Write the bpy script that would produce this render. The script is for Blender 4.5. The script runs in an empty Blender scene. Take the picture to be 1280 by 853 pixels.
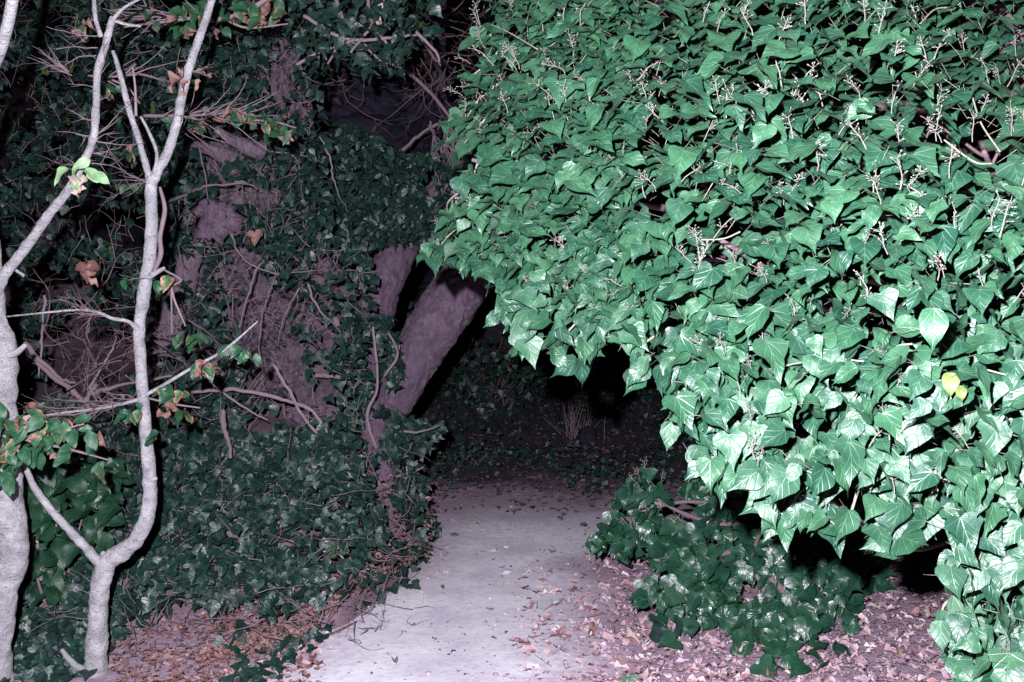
import bpy, math, random
import numpy as np
from mathutils import Matrix, Vector

# ------------------------------------------------------------------ camera, sky, flash
SC = bpy.context.scene
F_PX, CX, CY, CAMH = 1244.0, 640.0, 426.5, 1.6
PITCH = math.atan((CY - 340.0) / F_PX)
cam_d = bpy.data.cameras.new('camera'); cam_d.sensor_width = 36.0; cam_d.lens = 36.0 * F_PX / 1280.0
cam_d.clip_start = 0.05; cam_d.clip_end = 400
cam = bpy.data.objects.new('camera', cam_d); SC.collection.objects.link(cam)
cam.location = (0, 0, CAMH); cam.rotation_euler = (math.pi / 2 - PITCH, 0, 0)
SC.camera = cam

w = bpy.data.worlds.new('World'); SC.world = w; w.use_nodes = True
wn = w.node_tree.nodes; wl = w.node_tree.links
sky = wn.new('ShaderNodeTexSky'); sky.sky_type = 'NISHITA'; sky.sun_disc = False
sky.sun_elevation = math.radians(-4.0); sky.sun_rotation = math.radians(200)
wl.new(sky.outputs['Color'], wn['Background'].inputs['Color'])
wn['Background'].inputs['Strength'].default_value = 0.10

# the photographer's flash gun, held up and to the left of the lens: the only lamp of this night picture
fl = bpy.data.lights.new('camera_flash', 'SPOT')
fl.energy = 2300.0; fl.color = (1.0, 0.945, 1.07); fl.spot_size = math.radians(110); fl.spot_blend = 0.6
fl.shadow_soft_size = 0.02
flo = bpy.data.objects.new('camera_flash', fl); SC.collection.objects.link(flo)
flo.location = (-0.14, -0.02, CAMH + 0.18); flo.rotation_euler = (math.pi / 2 - PITCH, 0, 0)

SC.view_settings.view_transform = 'Standard'; SC.view_settings.look = 'None'
SC.view_settings.exposure = 0.0; SC.view_settings.gamma = 1.0
SC.cycles.max_bounces = 4; SC.cycles.diffuse_bounces = 2; SC.cycles.glossy_bounces = 2
SC.cycles.sample_clamp_indirect = 2.0; SC.cycles.sample_clamp_direct = 12.0
SC.cycles.caustics_reflective = False; SC.cycles.caustics_refractive = False

RNG = np.random.default_rng(7)
random.seed(7)
COL = SC.collection
sP, cP = math.sin(PITCH), math.cos(PITCH)


def at(x, y, Y):
    """the point at distance Y down the path that the photograph shows at (x, y)"""
    r = (np.asarray(x, float) - CX) / F_PX; u = (CY - np.asarray(y, float)) / F_PX
    dy = cP + u * sP; dz = -sP + u * cP
    t = np.asarray(Y, float) / dy
    return np.stack(np.broadcast_arrays(r * t, np.asarray(Y, float) * np.ones_like(t), CAMH + dz * t), -1)


def on_ground(x, y, z=0.0):
    r = (np.asarray(x, float) - CX) / F_PX; u = (CY - np.asarray(y, float)) / F_PX
    dy = cP + u * sP; dz = -sP + u * cP
    t = (z - CAMH) / dz
    return np.stack([r * t, dy * t, np.zeros_like(t) + z], -1)


def project(P):
    d = P - np.array([0, 0, CAMH])
    fw = d[:, 1] * cP - d[:, 2] * sP; up = d[:, 1] * sP + d[:, 2] * cP
    fw = np.maximum(fw, 1e-3)
    return CX + F_PX * d[:, 0] / fw, CY - F_PX * up / fw, fw


# smooth value noise for shapes
_perm = RNG.random((64, 64, 64))
def vnoise(p):
    p = np.atleast_2d(p); i = np.floor(p).astype(int); f = p - i; f = f * f * (3 - 2 * f)
    out = 0
    for a in (0, 1):
        for b in (0, 1):
            for c in (0, 1):
                wgt = (f[:, 0] if a else 1 - f[:, 0]) * (f[:, 1] if b else 1 - f[:, 1]) * (f[:, 2] if c else 1 - f[:, 2])
                out = out + wgt * _perm[(i[:, 0] + a) % 64, (i[:, 1] + b) % 64, (i[:, 2] + c) % 64]
    return out * 2 - 1


# ------------------------------------------------------------------ materials
def new_mat(name):
    m = bpy.data.materials.new(name); m.use_nodes = True
    nt = m.node_tree
    return m, nt, nt.nodes['Principled BSDF']


class N:
    def __init__(s, nt): s.nt = nt
    def add(s, t, **k):
        n = s.nt.nodes.new(t)
        for a, v in k.items(): setattr(n, a, v)
        return n
    def link(s, a, b): s.nt.links.new(a, b)
    def val(s, sock, v):
        if hasattr(v, 'is_linked') or hasattr(v, 'links'): s.link(v, sock)
        else: sock.default_value = v
    def math(s, op, a, b=None, c=None, clamp=False):
        n = s.add('ShaderNodeMath', operation=op, use_clamp=clamp)
        s.val(n.inputs[0], a)
        if b is not None: s.val(n.inputs[1], b)
        if c is not None: s.val(n.inputs[2], c)
        return n.outputs[0]
    def mix(s, fac, a, b, mode='MIX'):
        n = s.add('ShaderNodeMix', data_type='RGBA', blend_type=mode)
        s.val(n.inputs[0], fac)
        s.val(n.inputs[6], a if not isinstance(a, tuple) else (*a, 1)[:4])
        s.val(n.inputs[7], b if not isinstance(b, tuple) else (*b, 1)[:4])
        return n.outputs[2]
    def ramp(s, fac, lo, hi):
        n = s.add('ShaderNodeMapRange'); s.val(n.inputs[0], fac)
        n.inputs[1].default_value = lo; n.inputs[2].default_value = hi
        return n.outputs[0]
    def noise(s, vec, scale, detail=3, rough=0.55):
        n = s.add('ShaderNodeTexNoise'); n.inputs['Scale'].default_value = scale
        n.inputs['Detail'].default_value = detail; n.inputs['Roughness'].default_value = rough
        if vec is not None: s.link(vec, n.inputs['Vector'])
        return n.outputs['Fac']


def leaf_rand(n):
    a = n.add('ShaderNodeAttribute', attribute_name='leaf_rand'); oi = n.add('ShaderNodeObjectInfo')
    return n.math('FRACT', n.math('ADD', a.outputs['Fac'], oi.outputs['Random']))


def leaf_material(name, dark, light, vein, rough=0.45, spec=0.5, back=None, brown=None, old=0.0, vein_amt=0.6, bump=0.25, hues=None):
    m, nt, b = new_mat(name); n = N(nt)
    uv = n.add('ShaderNodeUVMap', uv_map='leaf'); sp = n.add('ShaderNodeSeparateXYZ'); n.link(uv.outputs[0], sp.inputs[0])
    x = n.math('ABSOLUTE', sp.outputs[0]); y = sp.outputs[1]
    ds = None
    for ang, y0 in ((0.0, 0), (0.62, 0.0), (1.25, 0.0), (0.55, 0.3), (0.5, 0.52)):
        ca, sa = math.cos(ang), math.sin(ang)
        yy = n.math('SUBTRACT', y, y0)
        d = n.math('ABSOLUTE', n.math('SUBTRACT', n.math('MULTIPLY', x, ca), n.math('MULTIPLY', yy, sa)))
        along = n.math('ADD', n.math('MULTIPLY', x, sa), n.math('MULTIPLY', yy, ca))
        d = n.math('ADD', d, n.math('MULTIPLY', along, 0.016 if ang else 0.006))
        ds = d if ds is None else n.math('MINIMUM', ds, d)
    veinf = n.ramp(ds, 0.026, 0.006)
    rnd = leaf_rand(n)
    tc = n.add('ShaderNodeTexCoord')
    ns = n.noise(uv.outputs[0], 6.0, 4, 0.65)
    c = n.mix(rnd, dark, light)
    if hues:
        cr = n.add('ShaderNodeValToRGB'); cr.color_ramp.interpolation = 'CONSTANT'; el = cr.color_ramp.elements
        while len(el) < len(hues): el.new(0.5)
        for q, h in enumerate(hues): el[q].position = q / len(hues); el[q].color = (*h, 1)
        n.link(n.math('FRACT', n.math('MULTIPLY', rnd, 13.7)), cr.inputs[0]); c = n.mix(0.8, c, cr.outputs[0])
    c = n.mix(n.ramp(ns, 0.3, 0.75), n.mix(0.45, c, dark), c)
    if brown:
        rad = n.math('ADD', n.math('MULTIPLY', x, 1.9), n.math('MULTIPLY', y, 0.45))
        e = n.math('ADD', rad, n.math('MULTIPLY', n.math('SUBTRACT', n.noise(uv.outputs[0], 5.0, 2), 0.5), 1.2))
        e = n.math('ADD', e, n.math('MULTIPLY', n.math('SUBTRACT', rnd, 0.5), 1.1))
        c = n.mix(n.ramp(e, 0.85, 1.15), c, brown)
    if old:
        r2 = n.math('FRACT', n.math('MULTIPLY', rnd, 17.3))
        c = n.mix(n.math('MULTIPLY', n.math('GREATER_THAN', r2, 1 - old), 0.75), c, (0.07, 0.085, 0.02))
    c = n.mix(n.math('MULTIPLY', n.math('MULTIPLY', veinf, vein_amt), n.ramp(n.noise(uv.outputs[0], 3.0, 2), 0.25, 0.6)), c, vein)
    if back:
        g = n.add('ShaderNodeNewGeometry'); c = n.mix(n.math('MULTIPLY', g.outputs['Backfacing'], 0.7), c, back)
    n.link(c, b.inputs['Base Color'])
    r = n.math('ADD', rough, n.math('MULTIPLY', n.math('SUBTRACT', n.math('FRACT', n.math('MULTIPLY', rnd, 7.7)), 0.5), 0.16))
    n.link(r, b.inputs['Roughness']); b.inputs['Specular IOR Level'].default_value = spec
    if bump:
        bp = n.add('ShaderNodeBump'); bp.inputs['Strength'].default_value = bump; bp.inputs['Distance'].default_value = 0.004
        n.link(n.math('SUBTRACT', n.math('MULTIPLY', ns, 1.0), n.math('MULTIPLY', veinf, 0.5)), bp.inputs['Height'])
        n.link(bp.outputs[0], b.inputs['Normal'])
    return m


def bark_material(name, a, b_, fleck, scale=1.0, stretch=(6, 6, 1.2), bump=0.5, fleck_cut=(0.62, 0.72), moss=None):
    m, nt, b = new_mat(name); n = N(nt)
    tc = n.add('ShaderNodeTexCoord'); mp = n.add('ShaderNodeMapping'); mp.inputs['Scale'].default_value = stretch
    n.link(tc.outputs['Object'], mp.inputs[0])
    n1 = n.noise(mp.outputs[0], 6 * scale, 6, 0.65); n2 = n.noise(tc.outputs['Object'], 9 * scale, 4); n3 = n.noise(mp.outputs[0], 32 * scale, 4, 0.75)
    c = n.mix(n.ramp(n1, 0.32, 0.68), a, b_)
    c = n.mix(n.ramp(n2, 0.55, 0.75), c, n.mix(0.5, a, b_))
    c = n.mix(n.math('MULTIPLY', n.ramp(n3, *fleck_cut), 0.8), c, fleck)
    if moss:
        c = n.mix(n.math('MULTIPLY', n.ramp(n.noise(tc.outputs['Object'], 2.2 * scale, 4), 0.55, 0.68), 0.6), c, moss)
    n.link(c, b.inputs['Base Color']); b.inputs['Roughness'].default_value = 0.9; b.inputs['Specular IOR Level'].default_value = 0.15
    bp = n.add('ShaderNodeBump'); bp.inputs['Strength'].default_value = bump; bp.inputs['Distance'].default_value = 0.015
    n.link(n.math('ADD', n1, n.math('MULTIPLY', n3, 1.0)), bp.inputs['Height']); n.link(bp.outputs[0], b.inputs['Normal'])
    return m


def plain(name, col, rough=0.7, spec=0.3, var=0.35, scale=30):
    m, nt, b = new_mat(name); n = N(nt)
    tc = n.add('ShaderNodeTexCoord'); ns = n.noise(tc.outputs['Object'], scale, 4)
    rnd = leaf_rand(n)
    d = tuple(c * (1 - var) for c in col); l = tuple(min(1, c * (1 + var)) for c in col)
    n.link(n.mix(n.math('ADD', n.math('MULTIPLY', ns, 0.6), n.math('MULTIPLY', rnd, 0.4)), d, l), b.inputs['Base Color'])
    b.inputs['Roughness'].default_value = rough; b.inputs['Specular IOR Level'].default_value = spec
    bp = n.add('ShaderNodeBump'); bp.inputs['Strength'].default_value = .7; bp.inputs['Distance'].default_value = .006; n.link(n.noise(tc.outputs['Object'], scale * 3, 4, .7), bp.inputs['Height']); n.link(bp.outputs[0], b.inputs['Normal'])
    return m


M = {}
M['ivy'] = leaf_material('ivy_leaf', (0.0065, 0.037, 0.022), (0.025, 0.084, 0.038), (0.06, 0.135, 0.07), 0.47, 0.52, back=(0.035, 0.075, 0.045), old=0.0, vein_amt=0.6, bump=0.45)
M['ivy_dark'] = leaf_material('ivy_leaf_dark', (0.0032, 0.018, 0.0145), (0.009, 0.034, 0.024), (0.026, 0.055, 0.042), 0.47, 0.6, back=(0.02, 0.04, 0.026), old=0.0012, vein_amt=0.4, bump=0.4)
M['ivy_gloss'] = leaf_material('glossy_ivy_leaf', (0.006, 0.036, 0.021), (0.014, 0.060, 0.030), (0.04, 0.10, 0.055), 0.38, 0.7, back=(0.02, 0.05, 0.03), old=0.0, vein_amt=0.4, bump=0.4)
M['yellow_leaf'] = leaf_material('yellow_leaf', (0.075, 0.105, 0.026), (0.095, 0.12, 0.034), (0.13, 0.15, 0.07), 0.5, 0.4)
M['shrub'] = leaf_material('shrub_leaf', (0.004, 0.024, 0.012), (0.008, 0.036, 0.016), (0.02, 0.055, 0.03), 0.48, 0.4, back=(0.03, 0.06, 0.04))
M['browned'] = leaf_material('browning_leaf', (0.007, 0.044, 0.020), (0.017, 0.068, 0.027), (0.045, 0.09, 0.045), 0.5, 0.35, back=(0.05, 0.09, 0.06), brown=(0.2, 0.085, 0.045))
M['pale_leaf'] = leaf_material('pale_green_leaf', (0.12, 0.24, 0.11), (0.2, 0.32, 0.16), (0.3, 0.38, 0.25), 0.5, 0.4)
M['dead'] = leaf_material('dead_leaf', (0.09, 0.042, 0.034), (0.23, 0.14, 0.115), (0.22, 0.15, 0.12), 0.7, 0.25, vein_amt=0.35, brown=(0.08, 0.04, 0.035))
M['dead_pale'] = leaf_material('pale_dead_leaf', (0.26, 0.19, 0.17), (0.42, 0.35, 0.31), (0.22, 0.15, 0.13), 0.7, 0.25, vein_amt=0.4)
M['litter'] = leaf_material('litter_leaf', (0.16, 0.10, 0.13), (0.50, 0.39, 0.39), (0.45, 0.36, 0.36), 0.75, 0.25, vein_amt=0.3, hues=((0.19, 0.12, 0.165), (0.33, 0.16, 0.15), (0.46, 0.32, 0.36), (0.58, 0.42, 0.40), (0.46, 0.37, 0.46), (0.78, 0.68, 0.66), (0.38, 0.235, 0.275)))
M['rust_litter'] = leaf_material('rust_litter_leaf', (0.16, 0.07, 0.06), (0.36, 0.2, 0.16), (0.3, 0.18, 0.15), 0.75, 0.2, vein_amt=0.3, hues=((0.08, 0.048, 0.055), (0.13, 0.066, 0.063), (0.18, 0.122, 0.12), (0.11, 0.066, 0.07), (0.25, 0.195, 0.2)))
M['humus_leaf'] = leaf_material('humus_leaf', (0.035, 0.026, 0.036), (0.16, 0.115, 0.135), (0.12, 0.09, 0.1), 0.75, 0.25, vein_amt=0.3)  # litter leaf with the gloom beyond the path put into its colour
M['stem'] = plain('ivy_stem', (0.17, 0.165, 0.13), 0.6, 0.3, 0.25)
M['bud'] = plain('ivy_bud_stalk', (0.20, 0.19, 0.165), 0.6, 0.3, 0.2)
M['vine'] = plain('vine_wood', (0.10, 0.07, 0.078), 0.85, 0.15, 0.35)
M['twig'] = plain('dry_twig', (0.14, 0.105, 0.118), 0.8, 0.2, 0.5)
M['pale_bark'] = bark_material('pale_bark', (0.17, 0.165, 0.185), (0.38, 0.38, 0.385), (0.055, 0.045, 0.06), 1.7, (1.3, 1.3, 2.2), 1.0, (0.58, 0.66), moss=(0.22, 0.225, 0.23))
M['old_bark'] = bark_material('old_bark', (0.18, 0.128, 0.172), (0.36, 0.275, 0.345), (0.045, 0.03, 0.045), 1.3, (7, 7, 1.3), 1.6, (0.6, 0.75))
M['smooth_bark'] = bark_material('smooth_bark', (0.078, 0.054, 0.076), (0.172, 0.122, 0.166), (0.03, 0.02, 0.03), 1.6, (2.6, 2.6, 1.2), 0.9, (0.52, 0.66), moss=(0.055, 0.05, 0.075))
M['rock'] = bark_material('grey_rock', (0.006, 0.0055, 0.011), (0.026, 0.024, 0.042), (0.002, 0.002, 0.003), 0.8, (2, 2, 3), 0.9)
M['grit'] = plain('grit', (0.27, 0.235, 0.27), 0.9, 0.15, 0.6, 8)
M['pebble'] = plain('pebble', (0.36, 0.33, 0.38), 0.8, 0.25, 0.4, 8)


SOIL = ((0.23, 0.165, 0.215), (0.38, 0.295, 0.36), (0.11, 0.07, 0.09))


def soil_material(name, a, b_, dark, edge_attr=False, path=None):
    m, nt, b = new_mat(name); n = N(nt)
    tc = n.add('ShaderNodeTexCoord'); o = tc.outputs['Object']
    n1 = n.noise(o, 2.6, 7, 0.65); n2 = n.noise(o, 26, 5, 0.7); n3 = n.noise(o, 140, 3, 0.7)
    mp = n.add('ShaderNodeMapping'); mp.inputs['Scale'].default_value = (1, 3.5, 1); mp.inputs['Rotation'].default_value = (0, 0, 0.7); n.link(o, mp.inputs[0])
    n4 = n.noise(mp.outputs[0], 45, 4, 0.7)
    c = n.mix(n.ramp(n2, 0.3, 0.7), a, b_)
    c = n.mix(n.math('MULTIPLY', n.ramp(n4, 0.58, 0.72), 0.8), c, dark)
    c = n.mix(n.math('MULTIPLY', n.ramp(n3, 0.62, 0.75), 0.6), c, tuple(min(1, v * 1.5) for v in b_))
    hgt = n.math('ADD', n2, n.math('MULTIPLY', n3, 0.35)); bs = 0.9
    if path:
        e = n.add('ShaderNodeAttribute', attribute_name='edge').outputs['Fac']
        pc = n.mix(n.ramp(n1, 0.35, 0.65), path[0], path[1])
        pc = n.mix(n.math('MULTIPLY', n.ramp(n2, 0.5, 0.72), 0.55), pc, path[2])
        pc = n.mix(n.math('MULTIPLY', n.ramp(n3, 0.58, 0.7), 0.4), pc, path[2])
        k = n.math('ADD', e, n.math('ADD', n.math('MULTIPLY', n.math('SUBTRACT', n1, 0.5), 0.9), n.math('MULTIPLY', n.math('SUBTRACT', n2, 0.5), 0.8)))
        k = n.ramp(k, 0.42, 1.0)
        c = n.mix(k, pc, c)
    n.link(c, b.inputs['Base Color']); b.inputs['Roughness'].default_value = 0.95; b.inputs['Specular IOR Level'].default_value = 0.1
    bp = n.add('ShaderNodeBump'); bp.inputs['Strength'].default_value = bs if not path else 0.22; bp.inputs['Distance'].default_value = 0.012
    n.link(hgt, bp.inputs['Height']); n.link(bp.outputs[0], b.inputs['Normal'])
    return m


M['soil'] = soil_material('litter_soil', *SOIL)
M['bank_soil'] = soil_material('bank_soil', (0.10, 0.066, 0.085), (0.20, 0.14, 0.165), (0.04, 0.025, 0.03))
M['humus'] = soil_material('forest_humus', *SOIL, path=((0.036, 0.032, 0.044), (0.080, 0.064, 0.080), (0.015, 0.012, 0.014)))  # gloom beyond the path painted as a darker floor colour, soil at its front
M['path'] = soil_material('dusty_path', *SOIL, path=((0.50, 0.47, 0.55), (0.69, 0.70, 0.725), (0.36, 0.305, 0.39)))


# ------------------------------------------------------------------ mesh helpers
def tag(o, label=None, cat=None, group=None, kind=None):
    if label: o['label'] = label
    if cat: o['category'] = cat
    if group: o['group'] = group
    if kind: o['kind'] = kind
    return o


def empty(name, loc, label, cat, group=None):
    o = bpy.data.objects.new(name, None); COL.objects.link(o); o.location = tuple(float(v) for v in loc); o.empty_display_size = 0.1
    return tag(o, label, cat, group)


def mesh_np(name, V, loops, starts, totals, mats, mat_idx=None, uv=None, rnd=None, smooth=True, extra=None):
    me = bpy.data.meshes.new(name)
    me.vertices.add(len(V)); me.vertices.foreach_set('co', np.ascontiguousarray(V, np.float32).ravel())
    me.loops.add(len(loops)); me.loops.foreach_set('vertex_index', np.ascontiguousarray(loops, np.int32))
    me.polygons.add(len(starts)); me.polygons.foreach_set('loop_start', np.ascontiguousarray(starts, np.int32))
    me.polygons.foreach_set('loop_total', np.ascontiguousarray(totals, np.int32))
    if mat_idx is not None: me.polygons.foreach_set('material_index', np.ascontiguousarray(mat_idx, np.int32))
    for m in mats: me.materials.append(m)
    me.update(calc_edges=True)
    if smooth: me.polygons.foreach_set('use_smooth', np.ones(len(starts), bool))
    if uv is not None:
        l = me.uv_layers.new(name='leaf'); l.data.foreach_set('uv', np.ascontiguousarray(uv[loops], np.float32).ravel())
    if rnd is not None:
        a = me.attributes.new('leaf_rand', 'FLOAT', 'POINT'); a.data.foreach_set('value', np.ascontiguousarray(rnd, np.float32))
    if extra is not None:
        a = me.attributes.new(extra[0], 'FLOAT', 'POINT'); a.data.foreach_set('value', np.ascontiguousarray(extra[1], np.float32))
    return me


def link(name, me, parent=None, base=None):
    o = bpy.data.objects.new(name, me); COL.objects.link(o)
    if parent is not None:
        o.parent = parent; o.location = tuple(-v for v in parent.location)
    return o


def catmull2(h, m):
    p = np.array([(-h[1][0] * .4, h[1][1])] + list(h) + [(-h[-2][0] * .1, h[-2][1])], float); out = []
    for i in range(1, len(p) - 2):
        for t in np.linspace(0, 1, 12, endpoint=False):
            a, b, c, d = p[i - 1], p[i], p[i + 1], p[i + 2]
            out.append(0.5 * (2 * b + (c - a) * t + (2 * a - 5 * b + 4 * c - d) * t * t + (3 * b - a - 3 * c + d) * t ** 3))
    out.append(p[-2]); q = np.array(out); L = np.concatenate([[0], np.cumsum(np.linalg.norm(np.diff(q, axis=0), axis=1))])
    s_ = np.linspace(0, L[-1], m)[1:-1]
    return [(max(.02, float(np.interp(v, L, q[:, 0]))), float(np.interp(v, L, q[:, 1]))) for v in s_]


class Leaf:
    """one leaf shape: outline half (u, v), midrib fold, droop, wavy rim, with its stalk"""
    def __init__(s, half, fold=0.25, droop=0.35, wave=0.06, cols=2, petiole=0.5, seed=0, curl=0.0, asym=0.0):
        r = random.Random(seed)
        V, UV, Fc, MI = [], [], [], []
        if cols == 2:
            cr = catmull2(half, 11); half = [half[0]] + cr + [half[-1]]
        n = len(half); cs = [k / cols for k in range(-cols, cols + 1)]
        ph = r.random() * 6
        def pt(u, v, c):
            z = fold * abs(u) - droop * max(0, v) ** 2 * 0.6 + wave * abs(c) * math.sin(v * 9 + ph + (2.1 if c > 0 else 0))
            z -= curl * (abs(u) ** 2) * 2.2
            return (u + asym * v * v, v, z)
        V.append(pt(0, half[0][1], 0)); UV.append((0, half[0][1]))
        rows = []
        for i in range(1, n - 1):
            u, v = half[i]; vm = half[0][1] + (half[-1][1] - half[0][1]) * i / (n - 1); row = []
            for c in cs:
                a = abs(c); jit = 1 + (r.random() - 0.5) * 0.14
                uu = u * c * (jit if a == 1 else 1); vv = vm * (1 - a) + v * a
                row.append(len(V)); V.append(pt(uu, vv, c)); UV.append((uu, vv))
            rows.append(row)
        tip = len(V); V.append(pt(0, half[-1][1], 0)); UV.append((0, half[-1][1]))
        for k in range(len(cs) - 1): Fc.append((0, rows[0][k + 1], rows[0][k])[::-1] if False else (0, rows[0][k], rows[0][k + 1])[::-1]); MI.append(0)
        for i in range(len(rows) - 1):
            for k in range(len(cs) - 1):
                Fc.append((rows[i][k], rows[i][k + 1], rows[i + 1][k + 1], rows[i + 1][k])); MI.append(0)
        for k in range(len(cs) - 1): Fc.append((rows[-1][k], rows[-1][k + 1], tip)); MI.append(0)
        if petiole:
            b = len(V); w = 0.012
            for q, (yy, zz) in enumerate(((0.05, -0.006), (-petiole * .45, -petiole * 0.9))):
                for k in range(3):
                    a = k * 2.0944
                    V.append((math.cos(a) * w, yy, zz + math.sin(a) * w)); UV.append((0, 0))
            for k in range(3):
                k2 = (k + 1) % 3; Fc.append((b + k, b + k2, b + 3 + k2, b + 3 + k)); MI.append(1)
        s.V = np.array(V, float); s.UV = np.array(UV, float); s.F = Fc; s.MI = np.array(MI)
        s.loops = np.array([i for f in Fc for i in f]); s.tot = np.array([len(f) for f in Fc]); s.st = np.concatenate([[0], np.cumsum(s.tot)[:-1]])
        s.cache = {}
    def mesh(s, mats):
        k = tuple(m.name for m in mats)
        if k not in s.cache:
            s.cache[k] = mesh_np('leaf', s.V, s.loops, s.st, s.tot, mats, s.MI, s.UV, np.zeros(len(s.V)))
        return s.cache[k]


A_ = [(0, 0), (.18, -.07), (.35, .04), (.43, .22), (.36, .43), (.20, .66), (.06, .86), (0, 1.05)]
B_ = [(0, 0), (.22, -.1), (.42, .0), (.53, .2), (.38, .38), (.25, .60), (.07, .84), (0, 1.05)]
C_ = [(0, .04), (.17, -.12), (.46, -.06), (.62, .26), (.34, .36), (.29, .56), (.12, .82), (0, 1)]
D_ = [(0, 0), (.15, .0), (.29, .12), (.35, .32), (.29, .54), (.15, .77), (.045, .92), (0, 1.05)]
E_ = [(0, 0), (.12, .06), (.24, .2), (.29, .4), (.25, .62), (.14, .83), (.05, .94), (0, 1)]
T2_ = [(0, 0), (.1, .08), (.2, .2), (.18, .36), (.24, .5), (.12, .78), (.06, .9), (0, 1)]
S_ = [(0, 0), (.3, .08), (.44, .3), (.3, .62), (0, 1)]
T_ = [(0, 0), (.24, .12), (.3, .42), (.18, .75), (0, 1)]
C2_ = [(0, .04), (.4, -.08), (.56, .25), (.27, .5), (0, 1)]
IVY = [Leaf(h, f * .75, d * .75, w * .9, 2, .55, i, asym=a) for i, (h, f, d, w, a) in enumerate([
    (A_, .22, .30, .05, 0), (B_, .16, .42, .07, .04), (D_, .30, .25, .05, -.05), (A_, .10, .55, .08, .06), (B_, .28, .2, .05, -.05), (D_, .14, .45, .07, .03), (A_, .34, .38, .04, -.03)])]
IVYJ = [Leaf(h, f, d, w, 2, .5, 20 + i) for i, (h, f, d, w) in enumerate([(C_, .1, .3, .05), (B_, .2, .35, .06), (A_, .18, .4, .05), (C_, .22, .2, .06)])]
IVYL = [Leaf([h[0]] + catmull2(h, 8) + [h[-1]], f, d, w, 1, .4, 30 + i) for i, (h, f, d, w) in enumerate([(S_, .2, .3, .05), (C2_, .14, .4, .05), (T_, .25, .3, .04), (S_, .1, .5, .06)])]
OVAL = [Leaf(E_, .2, .3, .05, 2, .25, 40), Leaf(E_, .1, .5, .06, 2, .25, 41, asym=.05), Leaf(D_, .3, .3, .05, 2, .25, 42)]
OVALL = [Leaf(T_, .2, .3, .05, 1, .25, 45), Leaf(T_, .1, .5, .06, 1, .25, 46)]
DEAD = [Leaf(E_, .9, .5, .22, 2, .25, 50, curl=-.9, asym=.12), Leaf(E_, .3, -.7, .26, 2, .3, 51, curl=1.6), Leaf(D_, .7, .9, .24, 2, .3, 52, curl=-.8, asym=-.15), Leaf(T2_, .9, .3, .2, 2, .2, 53, curl=.9, asym=.2)]
DEADJ = [Leaf(C_, .35, .5, .3, 2, .25, 60, curl=.5, asym=.12), Leaf(B_, .5, -.3, .35, 2, .25, 61, curl=-.6, asym=-.1)]
DEADL = [Leaf(T_, .35, .3, .12, 1, 0, 55, curl=-.5, asym=.15), Leaf(S_, .15, -.3, .15, 1, 0, 56, curl=.6), Leaf([(0, 0), (.2, .15), (.12, .4), (.2, .7), (0, 1)], .4, .3, .14, 1, 0, 57, asym=-.2), Leaf([(0, 0), (.1, .2), (.13, .5), (.08, .8), (0, 1)], .5, .2, .14, 1, 0, 58, asym=.2), Leaf([(0, 0), (.3, .05), (.25, .35), (.3, .7), (0, .85)], .2, .3, .2, 1, 0, 59), Leaf([(0, 0), (.2, .1), (.32, .3), (.24, .55), (.1, .8), (0, 1)], .3, .35, .12, 1, 0, 60, curl=-.4, asym=-.1)]


def unit(a): return a / np.maximum(np.linalg.norm(a, axis=-1, keepdims=True), 1e-9)


def frames(Fw, Nn):
    Fw = unit(Fw); Nn = unit(Nn - (Nn * Fw).sum(-1, keepdims=True) * Fw)
    return np.cross(Fw, Nn), Fw, Nn


def leaves_joined(name, kinds, P, Fw, Nn, S, mats, parent, pick=None, stuff=True):
    X, Y, Z = frames(Fw, Nn)
    if pick is None: pick = RNG.integers(0, len(kinds), len(P))
    rnd = RNG.random(len(P))
    Vs, Ls, Ts, Ms, Us, Rs = [], [], [], [], [], []; off = 0
    for k, lf in enumerate(kinds):
        ix = np.where(pick == k)[0]
        if not len(ix): continue
        v = lf.V; n = len(ix)
        W = P[ix, None] + S[ix, None, None] * (v[None, :, 0:1] * X[ix, None] + v[None, :, 1:2] * Y[ix, None] + v[None, :, 2:3] * Z[ix, None])
        Vs.append(W.reshape(-1, 3)); Ls.append((lf.loops[None] + (np.arange(n) * len(v))[:, None] + off).ravel()); off += n * len(v)
        Ts.append(np.tile(lf.tot, n)); Ms.append(np.tile(lf.MI, n)); Us.append(np.tile(lf.UV, (n, 1))); Rs.append(np.repeat(rnd[ix], len(v)))
    tot = np.concatenate(Ts)
    V = np.concatenate(Vs)
    me = mesh_np(name, V, np.concatenate(Ls), np.concatenate([[0], np.cumsum(tot)[:-1]]), tot, mats, np.concatenate(Ms), np.concatenate(Us), np.concatenate(Rs))
    o = link(name, me, parent)
    if stuff: o['kind'] = 'stuff'
    return o


def leaf_objects(name, kinds, P, Fw, Nn, S, mats, parent, pick=None):
    X, Y, Z = frames(Fw, Nn); out = []
    base = np.array(parent.location) if parent is not None else np.zeros(3)
    for i in range(len(P)):
        lf = kinds[int(pick[i])] if pick is not None else kinds[int(RNG.integers(0, len(kinds)))]
        o = bpy.data.objects.new(name, lf.mesh(mats)); COL.objects.link(o)
        if parent is not None: o.parent = parent
        m = np.eye(4); m[:3, 0] = X[i] * S[i]; m[:3, 1] = Y[i] * S[i]; m[:3, 2] = Z[i] * S[i]; m[:3, 3] = P[i] - base
        o.matrix_basis = Matrix(m.tolist()); out.append(o)
    return out


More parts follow.
